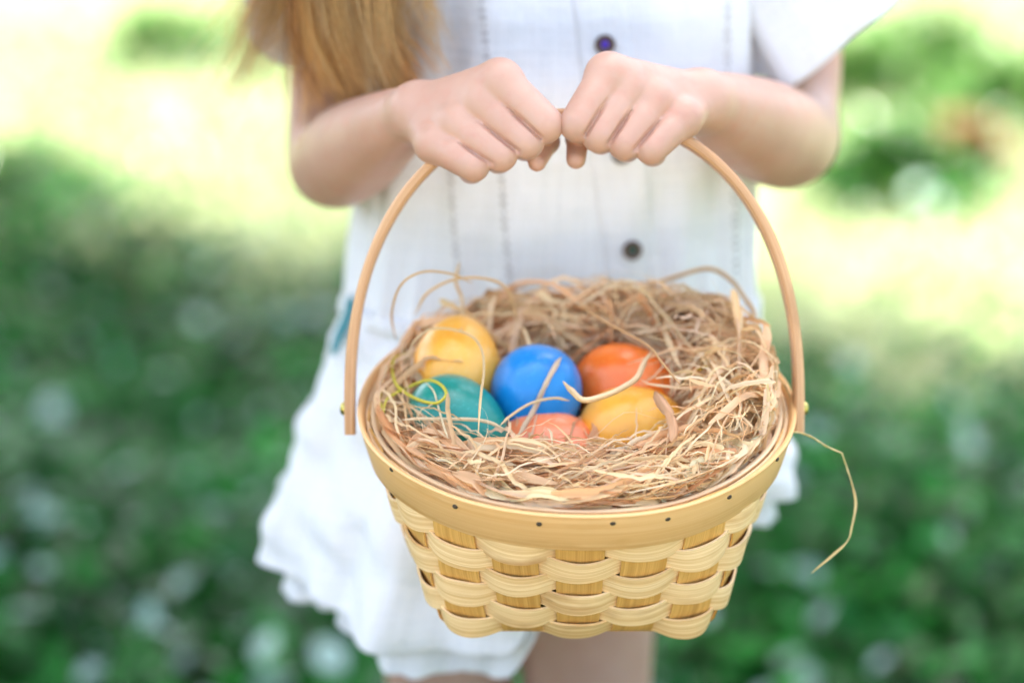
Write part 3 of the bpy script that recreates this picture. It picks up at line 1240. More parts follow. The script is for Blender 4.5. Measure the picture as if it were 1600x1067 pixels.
strand([(1154, 582), (1152, 610), (1148, 640), (1145, 664)], 0.0058, (0.89, 0.72, 0.40), 'broad straight cream ribbon standing in the heap near the handle', z=[0.022, 0.018, 0.012, 0.008], fold=0.1)
strand([(1205, 590), (1185, 597), (1165, 612), (1152, 628)], 0.0085, (0.88, 0.70, 0.38), 'widest flat cream ribbon slanting against the inner rim', z=[0.012, 0.012, 0.012, 0.010], fold=0.08, tw_rate=0.03)
strand([(1208, 602), (1207, 625), (1204, 660)], 0.0032, (0.78, 0.74, 0.11), 'yellow green scrap standing against the inner rim', z=[0.008, 0.003, -0.001])
strand([(1024, 612), (1034, 630), (1047, 650), (1052, 672), (1048, 690)], 0.0052, (0.69, 0.41, 0.22), 'brownish ribbon folded down the side of the amber egg', z=0.018, fold=0.3)
strand([(618, 530), (612, 490), (626, 446), (660, 425), (705, 428), (738, 442)], 0.0012, (0.82, 0.58, 0.29), 'thin loop standing high above the back rim beside the yellow egg', z=[0.01, 0.03, 0.05, 0.055, 0.05, 0.04])
strand([(648, 492), (668, 458), (712, 436), (762, 436), (792, 452), (806, 490), (812, 520)], 0.0015, (0.84, 0.60, 0.30), 'taller arch of raffia over the round yellow egg', z=[0.02, 0.035, 0.045, 0.045, 0.035, 0.02, 0.01])
strand([(930, 468), (985, 456), (1045, 436), (1105, 420), (1140, 436), (1163, 465), (1178, 490), (1172, 512)], 0.0022, (0.76, 0.50, 0.22), 'long arched strand over the back rim near the handle', z=[0.012, 0.015, 0.02, 0.025, 0.022, 0.018, 0.012, 0.006])
strand([(1045, 586), (1075, 580), (1110, 590), (1150, 572), (1190, 575), (1224, 600), (1236, 622)], 0.0014, (0.86, 0.64, 0.30), 'thin wavy strand reaching across the heap onto the rim', z=[0.014, 0.018, 0.016, 0.018, 0.014, 0.008, 0.004])
strand([(720, 520), (722, 470), (712, 440), (718, 410)], 0.0018, (0.84, 0.64, 0.37), 'upright wisp of raffia behind the round yellow egg', z=[0.01, 0.025, 0.035, 0.045])
strand([(640, 690), (690, 706), (760, 735), (830, 760), (900, 770)], 0.0088, (0.82, 0.53, 0.26), 'broad tan ribbon lying along the inside of the front rim', z=[0.004, 0.004, 0.003, 0.003, 0.001], fold=0.12, tw_rate=0.03, twist=0.1)

# ------------------------------------------------------------------ implicit surfaces for the child's body
class Field:
    def __init__(s, lo, hi, h):
        s.lo = np.array(lo, float); s.h = h
        s.n = np.ceil((np.array(hi) - s.lo) / h).astype(int) + 1
        s.ax = [s.lo[i] + h * np.arange(s.n[i]) for i in range(3)]
        s.f = None

    def new(s):
        return np.full(s.n, 1.0, dtype=np.float32)

    def cone(s, F, a, b, ra, rb, k, squash=None):
        """add a tapered capsule to field F with blend radius k"""
        a, b = np.asarray(a, float), np.asarray(b, float)
        m = max(ra, rb) + k + 4 * s.h
        lo = np.minimum(a, b) - m; hi = np.maximum(a, b) + m
        i0 = np.clip(np.floor((lo - s.lo) / s.h).astype(int), 0, s.n)
        i1 = np.clip(np.ceil((hi - s.lo) / s.h).astype(int) + 1, 0, s.n)
        if (i1 <= i0).any():
            return
        sl = tuple(slice(i0[q], i1[q]) for q in range(3))
        x = s.ax[0][sl[0]][:, None, None].astype(np.float32); y = s.ax[1][sl[1]][None, :, None].astype(np.float32); z = s.ax[2][sl[2]][None, None, :].astype(np.float32)
        d = b - a
        L2 = max(d @ d, 1e-12)
        t = np.clip(((x - a[0]) * d[0] + (y - a[1]) * d[1] + (z - a[2]) * d[2]) / L2, 0, 1)
        dist = np.sqrt((x - a[0] - t * d[0]) ** 2 + (y - a[1] - t * d[1]) ** 2 + (z - a[2] - t * d[2]) ** 2) - (ra + (rb - ra) * t)
        cur = F[sl]
        F[sl] = smin(cur, dist.astype(np.float32), k)

    def ellipsoid(s, F, c, r, k):
        x = s.ax[0][:, None, None]; y = s.ax[1][None, :, None]; z = s.ax[2][None, None, :]
        q = np.sqrt(((x - c[0]) / r[0]) ** 2 + ((y - c[1]) / r[1]) ** 2 + ((z - c[2]) / r[2]) ** 2)
        dist = ((q - 1) * min(r)).astype(np.float32)
        F[:] = smin(F, dist, k)

    def mesh(s, f):
        return surface_nets(f, s.lo, s.h)


def smin(a, b, k):
    if k <= 0:
        return np.minimum(a, b)
    h = np.clip(0.5 + 0.5 * (b - a) / k, 0, 1)
    return b * (1 - h) + a * h - k * h * (1 - h)


def surface_nets(f, lo, h):
    s = f < 0
    nx, ny, nz = f.shape
    cnt = np.zeros((nx - 1, ny - 1, nz - 1), dtype=np.int8)
    for i in (0, 1):
        for j in (0, 1):
            for k in (0, 1):
                cnt += s[i:nx - 1 + i, j:ny - 1 + j, k:nz - 1 + k]
    act = np.argwhere((cnt > 0) & (cnt < 8))
    idx = np.full(cnt.shape, -1, dtype=np.int64)
    idx[tuple(act.T)] = np.arange(len(act))
    pos = np.zeros((len(act), 3)); num = np.zeros(len(act))
    corners = [(i, j, k) for i in (0, 1) for j in (0, 1) for k in (0, 1)]
    for a in range(8):
        for b in range(a + 1, 8):
            ca, cb = np.array(corners[a]), np.array(corners[b])
            if np.abs(ca - cb).sum() != 1:
                continue
            fa = f[tuple((act + ca).T)]; fb = f[tuple((act + cb).T)]
            m = (fa < 0) != (fb < 0)
            t = np.where(m, fa / np.where(m, fa - fb, 1), 0)
            pos += np.where(m[:, None], ca + t[:, None] * (cb - ca), 0)
            num += m
    V = lo + h * (act + pos / num[:, None])
    Fs = []
    for ax in range(3):
        sl0 = [slice(None)] * 3; sl1 = [slice(None)] * 3
        sl0[ax] = slice(0, -1); sl1[ax] = slice(1, None)
        A = s[tuple(sl0)]; B = s[tuple(sl1)]
        e = np.argwhere(A != B)
        o1, o2 = (ax + 1) % 3, (ax + 2) % 3
        ok = (e[:, o1] > 0) & (e[:, o2] > 0) & (e[:, o1] < f.shape[o1] - 1) & (e[:, o2] < f.shape[o2] - 1)
        e = e[ok]
        neg = A[tuple(e.T)]
        q = []
        for d1, d2 in ((1, 1), (0, 1), (0, 0), (1, 0)):
            c = e.copy(); c[:, o1] -= d1; c[:, o2] -= d2
            q.append(idx[tuple(c.T)])
        q = np.stack(q, -1)
        q[~neg] = q[~neg][:, ::-1]
        Fs.append(q)
    return V, np.concatenate(Fs)


def relax(V, F, it, lam=0.5):
    """light smoothing to remove the grid's steps"""
    n = len(V)
    E = np.concatenate([F[:, [0, 1]], F[:, [1, 2]], F[:, [2, 3]], F[:, [3, 0]]])
    deg = np.bincount(E.ravel(), minlength=n).astype(float)
    for q in range(it):
        acc = np.zeros_like(V)
        for c in range(3):
            acc[:, c] = np.bincount(E[:, 0], V[E[:, 1], c], n) + np.bincount(E[:, 1], V[E[:, 0], c], n)
        l_ = lam if q % 2 == 0 else -lam * 0.97
        V = V + l_ * (acc / np.maximum(deg, 1)[:, None] - V)
    return V


PXR = lambda r, d: r * d / FPX      # radius in photo pixels -> metres at depth d


def build_arm(side):
    """side 'L' is the arm at the photo's left"""
    if side == 'L':
        fingers = [  # MCP px, PIP px, radii px
            ((785, 131), (852, 195), 31, 29),
            ((757, 163), (823, 221), 30, 28),
            ((717, 196), (782, 242), 28.5, 27),
            ((681, 226), (740, 259), 27, 25.5)]
        wrist = (652, 174, 1.117); wr = 43
        fore = [(600, 205, 1.155, 61), (552, 236, 1.208, 76)]
        elbow = (517, 256, 1.262, 66)
        upper = [(515, 190, 1.290, 65), (530, 60, 1.315, 70), (570, -110, 1.335, 62)]
        thumb = [(742, 205, 1.128, 22), (812, 215, 1.121, 19), (856, 222, 1.108, 17), (839, 254, 1.094, 14.5)]
        heel = [(690, 213, 1.122, 26)]
        sgn = 1
    else:
        fingers = [
            ((948, 122), (903, 194), 31, 29),
            ((978, 143), (936, 211), 30, 28),
            ((1021, 161), (976, 224), 29, 27),
            ((1064, 187), (1017, 232), 27.5, 25.5)]
        wrist = (1098, 156, 1.117); wr = 45
        fore = [(1142, 180, 1.150, 65), (1195, 205, 1.198, 79)]
        elbow = (1236, 218, 1.255, 74)
        upper = [(1252, 170, 1.285, 58), (1250, 60, 1.310, 62), (1205, -90, 1.33, 60)]
        thumb = [(1010, 195, 1.126, 22), (945, 208, 1.121, 19), (903, 216, 1.108, 18), (900, 249, 1.096, 15.5)]
        heel = [(1055, 198, 1.122, 25)]
        sgn = -1
    pts = [un(*wrist)] + [un(*u[:3]) for u in fore + upper] + [un(*elbow[:3])] + [un(f[0][0], f[0][1], 1.10) for f in fingers] + [un(f[1][0], f[1][1], 1.085) for f in fingers]
    pts = np.array(pts)
    fld = Field(pts.min(0) - 0.035, pts.max(0) + 0.035, 0.00085)
    dM, dP = 1.088, 1.0795
    FF = fld.new()
    for i, (m, p, r0, r1) in enumerate(fingers):
        fi = fld.new()
        dz = 0.002 * i
        a = un(m[0], m[1], dM + dz)
        b = un(p[0], p[1], dP + dz * 0.6)
        ra, rb = PXR(r0, 1.1), PXR(r1, 1.1)
        mid = (a + b) / 2 - AF * 0.0008
        fld.cone(fi, a, mid, ra, (ra + rb) / 2 * 1.01, 0.0)
        fld.cone(fi, mid, b, (ra + rb) / 2 * 1.01, rb, 0.0)
        c = un(p[0] - sgn * 3, p[1] + 7, dP + dz * 0.6 + 0.019)
        fld.cone(fi, b, c, rb, rb * 0.86, 0.0)
        e = un(p[0] - sgn * 14, p[1] - 10, dP + dz * 0.6 + 0.033)
        fld.cone(fi, c, e, rb * 0.86, rb * 0.72, 0.0)
        FF = smin(FF, fi, 0.0004)
    TH = fld.new()
    for (a, b) in zip(thumb[:-1], thumb[1:]):
        fld.cone(TH, un(*a[:3]), un(*b[:3]), PXR(a[3], a[2]), PXR(b[3], b[2]), 0.003)
    FF = smin(FF, TH, 0.001)
    PA = fld.new()
    w = un(*wrist)
    side_v = un(0, 1, 1.1) - un(0, 0, 1.1)
    for i, (m, p, r0, r1) in enumerate(fingers):
        wi = un(wrist[0] + (m[0] - wrist[0]) * 0.16, wrist[1] + (m[1] - wrist[1]) * 0.30, wrist[2] - 0.004)
        a = un(m[0], m[1], dM + 0.002 * i + 0.001)
        b0 = un(p[0], p[1], dP + 0.0012 * i)
        fld.cone(PA, a - AF * 0.0012, a - AF * 0.0012 + AU * 0.0003, PXR(r0 * 1.0, 1.1), PXR(r0 * 1.0, 1.1), 0.003)
        a = a - (b0 - a) * 0.10
        fld.cone(PA, wi, a, PXR(30, 1.12), PXR(r0 * 1.0, 1.1), 0.007)
    for hx in heel:
        fld.cone(PA, w, un(*hx[:3]), PXR(33, 1.13), PXR(hx[3], hx[2]), 0.006)
    fld.cone(PA, un(*thumb[0][:3]), w, PXR(24, 1.14), PXR(33, 1.117), 0.006)
    chain = [(*wrist, wr)] + fore + [elbow] + upper
    cp = catmull([(*un(*a[:3]), PXR(a[3], a[2])) for a in chain], 14)
    AR = fld.new()
    for a, b in zip(cp[:-1], cp[1:]):
        fld.cone(AR, a[:3], b[:3], a[3], b[3], 0.0)
    PA = smin(PA, AR, 0.007)
    f = smin(PA, FF, 0.0030)
    # creases where neighbouring fingers press together, laid along the surface itself
    SL = fld.new()

    def val(p):
        q = np.clip(np.round((p - fld.lo) / fld.h).astype(int), 0, fld.n - 1)
        return f[tuple(q)]
    for i in range(3):
        (m0, p0, r0, q0), (m1, p1, r1, q1) = fingers[i], fingers[i + 1]
        pts2 = []
        for t in np.linspace(0.30, 1.12, 9):
            w0 = r0 + (q0 - r0) * t; w1 = r1 + (q1 - r1) * t
            k = 0.5 + 0.5 * (w0 - w1) / 40.0
            x = (m0[0] + (p0[0] - m0[0]) * t) * (1 - k) + (m1[0] + (p1[0] - m1[0]) * t) * k
            y = (m0[1] + (p0[1] - m0[1]) * t) * (1 - k) + (m1[1] + (p1[1] - m1[1]) * t) * k
            for d in np.arange(1.055, 1.115, 0.0003):
                if val(un(x, y, d)) < 0:
                    break
            pts2.append(un(x, y, d))
        pts2 = np.array(pts2)
        pts2[1:-1] = (pts2[:-2] + 2 * pts2[1:-1] + pts2[2:]) / 4
        for off, w_ in ((-0.0008, 0.0012), (0.0003, 0.0010), (0.0014, 0.0008)):
            for k in range(8):
                ta, tb = min(1.0, 0.35 + k * 0.22), min(1.0, 0.35 + (k + 1) * 0.22)
                fld.cone(SL, pts2[k] + AF * (off - 0.0008 * (1 - ta)), pts2[k + 1] + AF * (off - 0.0008 * (1 - tb)), w_ * ta, w_ * tb, 0.0)
    f = -smin(-f, SL, 0.0010)
    V, F = fld.mesh(f)
    V = relax(V, F, 4, 0.5)
    return V, F


def build_body():
    root = empty('person', (0.02, 1.25, 0))
    tag(root, 'child in a white dress with long brown hair, both fists on the basket handle', 'person')
    Vs, Fs = [], []
    base = 0
    for side in ('L', 'R'):
        V, F = build_arm(side)
        Vs.append(V); Fs.append(F + base); base += len(V)
    # torso, neck, head, legs
    fld = Field((-0.20, 1.03, -0.01), (0.24, 1.42, 1.12), 0.0042)
    f = fld.new()
    Y = 1.262
    ax = 0.022
    c = lambda a, b, ra, rb, k=0.02: fld.cone(f, a, b, ra, rb, k)
    c((ax - 0.035, Y, 0.62), (ax + 0.035, Y, 0.62), 0.050, 0.050)
    c((ax - 0.04, Y, 0.52), (ax + 0.04, Y, 0.52), 0.058, 0.058, 0.03)
    c((ax - 0.035, Y, 0.73), (ax + 0.035, Y, 0.73), 0.050, 0.050, 0.03)
    c((ax - 0.06, Y + 0.005, 0.80), (ax + 0.06, Y + 0.005, 0.80), 0.040, 0.040, 0.03)
    c((ax, Y, 0.55), (ax, Y, 0.78), 0.055, 0.05, 0.03)
    c((ax, Y + 0.005, 0.80), (ax, Y - 0.002, 0.90), 0.030, 0.029, 0.02)
    fld.ellipsoid(f, (ax, Y + 0.002, 0.995), (0.068, 0.080, 0.086), 0.01)
    c((ax, Y - 0.045, 0.945), (ax, Y - 0.052, 0.94), 0.028, 0.018, 0.02)
    c((ax, Y - 0.076, 0.985), (ax, Y - 0.086, 0.972), 0.007, 0.010, 0.008)
    for sx in (-1, 1):
        c((ax + sx * 0.068, Y + 0.008, 0.995), (ax + sx * 0.072, Y + 0.010, 0.975), 0.014, 0.010, 0.004)
    for x, yk in ((-0.036, 0.0), (0.043, -0.012)):
        Y = 1.285
        c((x, Y, 0.52), (x, Y + yk, 0.30), 0.045, 0.033, 0.006)
        c((x, Y + yk, 0.30), (x, Y + 0.012, 0.20), 0.036, 0.037, 0.02)
        c((x, Y + 0.012, 0.20), (x, Y + 0.008, 0.06), 0.037, 0.023, 0.02)
        c((x, Y + 0.015, 0.035), (x * 1.1, Y - 0.10, 0.022), 0.028, 0.022, 0.012)
    V, F = fld.mesh(f)
    V = relax(V, F, 4)
    Vs.append(V); Fs.append(F + base)
    put(mk('body', np.concatenate(Vs), np.concatenate(Fs), M['skin']), root)
    return root


person = build_body()

# ------------------------------------------------------------------ dress
Y0 = 1.255
PY = np.array([-260, -200, -120, 0, 100, 200, 300, 380, 440, 470, 520, 600, 700, 800, 860, 960], float)
LF = np.array([730, 650, 600, 585, 580, 570, 560, 553, 549, 545, 524, 492, 456, 428, 418, 400], float)
RT = np.array([1030, 1110, 1160, 1176, 1178, 1179, 1179, 1177, 1174, 1174, 1182, 1198, 1212, 1220, 1222, 1226], float)
DP = np.array([0.035, 0.05, 0.060, 0.068, 0.069, 0.068, 0.066, 0.065, 0.064, 0.064, 0.075, 0.092, 0.110, 0.124, 0.130, 0.14])
ZS = np.array([unY(870, p, Y0)[2] for p in PY])
XL = np.array([unY(l, p, Y0)[0] for l, p in zip(LF, PY)])
XR = np.array([unY(r, p, Y0)[0] for r, p in zip(RT, PY)])


def prof(z):
    xl = np.interp(-z, -ZS, XL); xr = np.interp(-z, -ZS, XR); d = np.interp(-z, -ZS, DP)
    return (xl + xr) / 2, (xr - xl) / 2, d


def surf(phi, z, off=0.0):
    """point of the dress's smooth surface; phi = 0 faces the camera, positive towards the photo's right"""
    cx, hx, d = prof(z)
    e = 0.85
    s, c = math.sin(phi), math.cos(phi)
    return np.array([cx + (hx + off) * math.copysign(abs(s) ** e, s), Y0 - (d + off) * math.copysign(abs(c) ** e, c), z])


def front_pt(px, py):
    Y = Y0 - 0.065
    for _ in range(6):
        p = unY(px, py, Y)
        cx, hx, d = prof(p[2])
        s = np.clip((p[0] - cx) / hx, -0.98, 0.98)
        phi = math.asin(np.sign(s) * abs(s) ** (1 / 0.85))
        Y = surf(phi, p[2])[1]
    return unY(px, py, Y), phi


Z_WAIST = ZS[9]


def blouse_disp(phi, z):
    t = (z - Z_WAIST)
    return 0.0016 * math.sin(phi * 9 + z * 14) + 0.0012 * math.sin(phi * 17 - z * 25 + 1.3) + 0.0010 * math.sin(z * 70 + phi * 3) * math.exp(-t * 8) \
        + 0.0022 * math.exp(-max(t, 0) * 22) * math.sin(phi * 26)


def shell(name, rows, cols, fn, mat, parent, th=0.0007, closed=True):
    V, UV = [], []
    for i in range(rows + 1):
        for j in range(cols + (0 if closed else 1)):
            p, uv = fn(i / rows, j / cols)
            V.append(p); UV.append(uv)
    n = cols if closed else cols + 1
    F = []
    for i in range(rows):
        for j in range(cols):
            j2 = (j + 1) % n if closed else j + 1
            F.append((i * n + j, i * n + j2, (i + 1) * n + j2, (i + 1) * n + j))
    o = mk(name, V, F, mat, uv=UV)
    md = o.modifiers.new('thickness', 'SOLIDIFY'); md.thickness = th; md.offset = 0
    if parent is person: put(o, person)
    else: o.parent = parent
    return o


def build_dress():
    def f_bl(a, b):
        phi = (b - 0.5) * 2 * math.pi
        z = ZS[0] + (Z_WAIST - 0.002 - ZS[0]) * a
        p = surf(phi, z, blouse_disp(phi, z))
        return p, (b * 0.66, z)
    V, UV, F = [], [], []
    dress = shell('dress', 90, 220, f_bl, M['cotton'], person)
    dress['label'] = 'white crinkled cotton dress with buttoned bodice and flared skirt'

    # skirt: hem drops towards the front and the photo's left, a wrap edge opens over the legs
    def hem(phi):
        d = math.degrees((phi + math.pi) % (2 * math.pi) - math.pi)
        zl = unY(405, 816, Y0)[2]
        z = zl + 0.002 * (0.5 + 0.5 * math.sin(phi))
        st = np.clip((d + 2) / 8, 0, 1); st = st * st * (3 - 2 * st)
        fade = (0.55 + 0.45 * np.clip((80 - d) / 55, 0, 1)) * np.clip((170 - d) / 50, 0, 1) if d > 0 else 1.0
        dip = math.exp(-((d + 14) / 34.0) ** 2)
        return z + 0.042 * st * fade - 0.024 * dip * (1 - st)

    def f_sk(a, b):
        phi = (b - 0.5) * 2 * math.pi
        zh = hem(phi)
        z = Z_WAIST + 0.004 + (zh - Z_WAIST - 0.004) * a
        amp = 0.0015 + 0.0085 * a ** 1.3
        dd = amp * (math.sin(phi * 9 + 1.2 * math.sin(phi * 2) + 0.5) * 0.7 + 0.45 * math.sin(phi * 17 + 2 + a * 1.5)) + 0.0007 * math.sin(phi * 37 + a * 9 + 3 * math.sin(phi * 3)) + 0.002 * math.sin(a * 17 + phi * 5) + 0.0012 * math.sin(a * 31 - phi * 11)
        return surf(phi, z, dd), (b * 0.8, z)
    sk = shell('skirt', 80, 300, f_sk, M['cotton'], dress)

    def f_ru(a, b):
        phi = (b - 0.5) * 2 * math.pi
        zh = hem(phi)
        z = zh + 0.012 - 0.027 * a - 0.0016 * abs(math.sin(phi * 31)) * a
        amp = 0.0085
        dd = -0.017 + 0.003 * a + amp * (math.sin(phi * 9 + 1.2 * math.sin(phi * 2) + 0.5) * 0.7 + 0.45 * math.sin(phi * 17 + 2)) + 0.0012 * math.sin(phi * 46 + 2 * math.sin(phi * 5)) * (0.4 + a)
        return surf(phi, z, dd), (b * 0.8, z)
    shell('hem_ruffle', 12, 400, f_ru, M['cotton'], dress)

    # waist seam
    def f_ws(a, b):
        phi = (b - 0.5) * 2 * math.pi
        w = a * 2 * math.pi
        return surf(phi, Z_WAIST + 0.0035 * math.sin(w), 0.0025 + 0.0018 * math.cos(w) + 0.0008 * math.sin(phi * 50)), (b * 0.7, a * 0.02)
    shell('waist_seam', 10, 240, f_ws, M['cotton'], dress, 0.0003)

    # button placket
    a0, p0 = front_pt(945, 20)
    def f_pl(a, b):
        py = -120 + 590 * a
        px = 945 + (py - 70) * (40 / 318.0) + (b - 0.5) * 88
        p, phi = front_pt(px, py)
        e = 0.0008 * (1 - (2 * b - 1) ** 8)
        return surf(phi, p[2], blouse_disp(phi, p[2]) + e), (b * 0.03, p[2])
    shell('placket', 60, 10, f_pl, M['cotton'], dress, 0.0006, closed=False)

    # sleeves
    def sleeve(S, E, r0, r1, YS, YE, ph):
        A, B = unY(*S, YS), unY(*E, YE)
        d = B - A; d /= np.linalg.norm(d)
        u = np.cross(d, [0, 1, 0]); u /= np.linalg.norm(u)
        v = np.cross(d, u)
        def f(a, b):
            w = b * 2 * math.pi
            rad = r0 + (r1 - r0) * a ** 0.9 + a * 0.0026 * math.sin(w * 6 + ph) + a * 0.0014 * math.sin(w * 11 + ph)
            c = A + (B - A) * a + d * 0.018 * max(math.sin(w), 0) * a + d * 0.004 * math.sin(w * 3 + ph) * a
            return c + rad * (math.cos(w) * u + 0.72 * math.sin(w) * v), (b * 0.3, a * 0.1)
        shell('sleeve', 30, 120, f, M['cotton'], dress)
    sleeve((1140, -190), (1292, 16), 0.032, 0.0510, Y0, Y0 - 0.005, 0.4)
    sleeve((600, -180), (490, 30), 0.030, 0.0405, Y0, Y0 + 0.01, 2.1)

    # drawn-thread rows: grey blocks coloured as the shade inside the gaps
    def row(x0, y0, x1, y1, half=False):
        V, F = [], []
        n = int(abs(y1 - y0) / 12)
        for i in range(n):
            t = (i + 0.5) / n
            px, py = x0 + (x1 - x0) * t, y0 + (y1 - y0) * t
            for dx in ((-2.2, 2.2) if i % 3 else (0.5,)):
                p, phi = front_pt(px + dx, py)
                q = surf(phi, p[2], blouse_disp(phi, p[2]) + 0.0006)
                hx, hz = 0.00062, 0.0009
                b = len(V)
                for sx, sz in ((-1, -1), (1, -1), (1, 1), (-1, 1)):
                    V.append(q + np.array([sx * hx, 0, sz * hz]))
                for sx, sz in ((-1, -1), (1, -1), (1, 1), (-1, 1)):
                    V.append(q + np.array([sx * hx, 0.0012, sz * hz]))
                F += [(b, b + 1, b + 2, b + 3)] + [(b + k, b + 4 + k, b + 4 + (k + 1) % 4, b + (k + 1) % 4) for k in range(4)]
        o = mk('openwork_row', V, F, M['gap_shade'], smooth=False)
        o['kind'] = 'stuff'
        o.parent = dress
    row(752, -40, 801, 445)
    row(698, 180, 717, 440)
    row(1134, -40, 1150, 440)

    # buttons
    def button(px, py, cm):
        p, phi = front_pt(px, py)
        q = surf(phi, p[2], blouse_disp(phi, p[2]) + 0.0016)
        n = np.array([math.sin(phi) * 0.5, -1, 0.05]); n /= np.linalg.norm(n)
        s = np.cross(n, [0, 0, 1]); s /= np.linalg.norm(s); t = np.cross(s, n)
        def lathe(pr, name, mat, par):
            V, F = [], []
            N = 24
            for rad, h in pr:
                for k in range(N):
                    w = 2 * math.pi * k / N
                    V.append(q + rad * (math.cos(w) * s + math.sin(w) * t) + h * n)
            for i in range(len(pr) - 1):
                for k in range(N):
                    k2 = (k + 1) % N
                    F.append((i * N + k, i * N + k2, (i + 1) * N + k2, (i + 1) * N + k))
            F.append(tuple((len(pr) - 1) * N + k for k in range(N)))
            o = mk(name, V, F, mat)
            o.parent = par
            return o
        lathe([(0.0046, 0), (0.0051, 0.0006), (0.0050, 0.0014), (0.0044, 0.0019), (0.0036, 0.0016), (0.0025, 0.0011), (0.0, 0.0010)], 'button', M['button'], dress)
        lathe([(0.0019, 0.0008), (0.0019, 0.0014), (0.0014, 0.0018), (0.0, 0.0019)], 'button_centre', cm, dress)
    button(945, 70, M['purple'])
    button(970, 240, M['greenc'])
    button(985, 389, M['greenc'])

    # teal tie hanging at the hip
    pts = [surf(-1.25, Z_WAIST + 0.010, 0.004), surf(-1.18, Z_WAIST + 0.002, 0.006), surf(-1.12, Z_WAIST - 0.008, 0.010), surf(-1.05, Z_WAIST - 0.016, 0.013)]
    P = catmull(pts, 6)
    V, F, U = ribbon(P, 0.007, np.full(len(P), 0.2), 0.15, up=np.array([-0.7, -0.7, 0.0]))
    o = mk('sash_tie', V, F, M['teal'], uv=U)
    md = o.modifiers.new('thickness', 'SOLIDIFY'); md.thickness = 0.0008
    o.parent = dress
    o['label'] = 'dark teal ribbon tie at the hip'


build_dress()

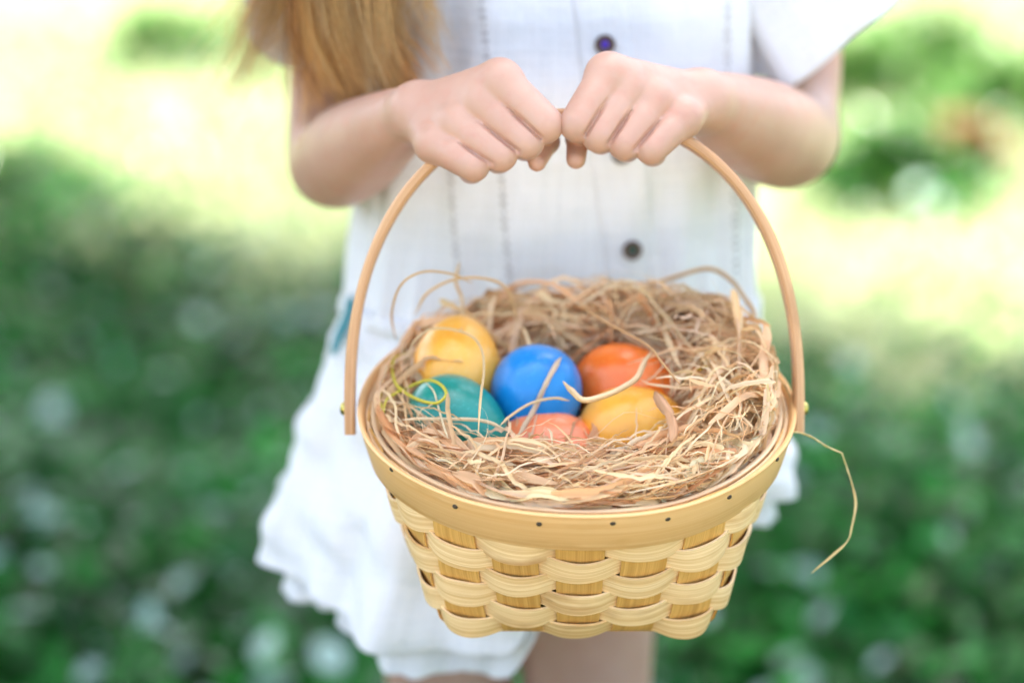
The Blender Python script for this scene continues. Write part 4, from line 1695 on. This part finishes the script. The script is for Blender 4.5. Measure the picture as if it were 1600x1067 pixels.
# ------------------------------------------------------------------ hair
def build_hair():
    Vs, Fs, Cs = [], [], []
    base = 0
    hc = np.array([0.022, 1.264, 0.995]); hr = np.array([0.072, 0.086, 0.092])

    def add(P, r, col):
        nonlocal base
        P = catmull(P, 4)
        n = len(P)
        T = np.gradient(P, axis=0); T /= np.linalg.norm(T, axis=1)[:, None] + 1e-9
        a = np.cross(T, [0.2, 0.9, 0.3]); a /= np.linalg.norm(a, axis=1)[:, None] + 1e-9
        b = np.cross(T, a)
        rad = r * np.clip(np.linspace(1.15, 0.25, n), 0, 1)[:, None]
        V = np.stack([P + a * rad, P - 0.5 * a * rad + 0.87 * b * rad, P - 0.5 * a * rad - 0.87 * b * rad], 1).reshape(-1, 3)
        I = np.arange(n * 3).reshape(n, 3)
        F = np.concatenate([np.stack([I[:-1, k], I[:-1, (k + 1) % 3], I[1:, (k + 1) % 3], I[1:, k]], -1) for k in range(3)])
        t = np.linspace(0, 1, n)[:, None, None]
        c = np.array(col)[None, None] * (0.75 + 0.5 * t) + np.zeros((n, 3, 1))
        Vs.append(V); Fs.append(F + base); Cs.append(c.reshape(-1, 3))
        base += len(V)

    def scalp(az, el):
        return hc + hr * np.array([math.cos(el) * math.cos(az), math.cos(el) * math.sin(az), math.sin(el)])

    BRN = [(0.40, 0.16, 0.035), (0.54, 0.25, 0.06), (0.24, 0.08, 0.018), (0.62, 0.33, 0.10)]
    GLD = [(0.58, 0.36, 0.14), (0.50, 0.28, 0.09), (0.62, 0.42, 0.2)]

    def visible(n, x0, x1, y0, y1, Ya, Yb, pal, r=0.00022, curl=0.0, xs=(0, 0), spread=10, per=18):
        """strands that fall over the shoulder in locks; the ends lie round pixels x0..x1, y0..y1"""
        for q in range(max(1, n // per)):
            u = rng.random()
            ex = x0 + (x1 - x0) * u + rng.normal(0, spread)
            ey = y0 + (y1 - y0) * rng.random()
            Y = rng.uniform(Ya, Yb)
            ph, wa = rng.uniform(0, 6.28), rng.uniform(3, 12)
            az = math.pi + rng.normal(0.15, 0.35); el0 = rng.uniform(0.3, 1.2)
            kx = xs[0] + (xs[1] - xs[0]) * u + rng.normal(0, 8)
            col = np.array(pal[rng.integers(len(pal))]) * rng.uniform(0.7, 1.25)
            cu = curl * rng.uniform(0.2, 1.5)
            w1, w2 = rng.uniform(8, 16), rng.uniform(5, 13)
            for _ in range(per):
                j1, j2 = rng.normal(0, 1, 2)
                dy = rng.normal(0, 9)
                root = scalp(az + 0.1 * j1, el0 + 0.1 * j2)
                side = hc + np.array([-hr[0] * 1.12, 0.015 * j1 - 0.01, -0.06 + 0.01 * j2])
                Yj = Y + 0.0035 * j2
                pts = [root, side]
                for t in (0.0, 0.25, 0.45, 0.62, 0.78, 0.9, 1.0):
                    py = -240 + (ey + dy + 240) * t
                    px = kx + (ex - kx) * t ** 1.2 + wa * math.sin(t * 7.5 + ph) * t + j1 * (w1 + (w2 - w1) * t) + cu * (1.6 * max(t - 0.72, 0) / 0.28 - 0.6 * math.sin(math.pi * t))
                    pts.append(unY(px, py, Yj))
                add(pts, r * rng.uniform(0.7, 1.3), col * rng.uniform(0.85, 1.15))

    # main lock, pale wisp towards the buttons, sunlit fly-aways, long thin strands
    visible(2100, 468, 612, 90, 182, 1.165, 1.215, BRN, 0.00024, 26, (500, 610), 12, 16)
    visible(300, 490, 610, 40, 150, 1.150, 1.17, GLD, 0.00020, 20, (500, 610), 10, 8)
    visible(220, 445, 520, 40, 150, 1.18, 1.225, BRN + GLD, 0.00028, 5, (480, 560), 10, 9)
    visible(260, 600, 682, 30, 112, 1.155, 1.18, GLD, 0.00024, 8, (590, 660), 10, 8)
    visible(420, 385, 455, 10, 140, 1.20, 1.25, GLD, 0.00022, -8, (470, 520), 18, 2)
    visible(220, 345, 400, 30, 190, 1.21, 1.26, GLD, 0.00022, -12, (455, 500), 18, 1)
    visible(60, 448, 480, 150, 300, 1.185, 1.22, GLD + BRN, 0.00022, 2, (470, 520), 5, 3)
    # the rest of the head: crown, back and the other side
    for _ in range(1100):
        az = rng.uniform(-0.45, math.pi + 0.55); el = rng.uniform(0.0, 1.5)
        root = scalp(az, el)
        s = hc + hr * 1.12 * np.array([math.cos(az), math.sin(az), -0.15])
        low = hc + np.array([hr[0] * 1.1 * math.cos(az), abs(hr[1] * math.sin(az)) * 1.0 + 0.02, -0.16 - 0.05 * rng.random()]) + rng.normal(0, 0.008, 3)
        e = low + np.array([rng.normal(0, 0.01), rng.uniform(0.005, 0.03), -0.09 - 0.07 * rng.random()])
        top = hc + hr * 1.06 * np.array([math.cos(az) * math.cos(el * 0.6), math.sin(az) * math.cos(el * 0.6), math.sin(el * 0.6)])
        add([root, top, s, low, e], 0.0007, BRN[rng.integers(4)])
    o = mk('hair', np.concatenate(Vs), np.concatenate(Fs), M['hair'], col=np.clip(np.concatenate(Cs), 0, 1))
    o['label'] = 'long wavy brown hair falling over one shoulder'
    put(o, person)


build_hair()
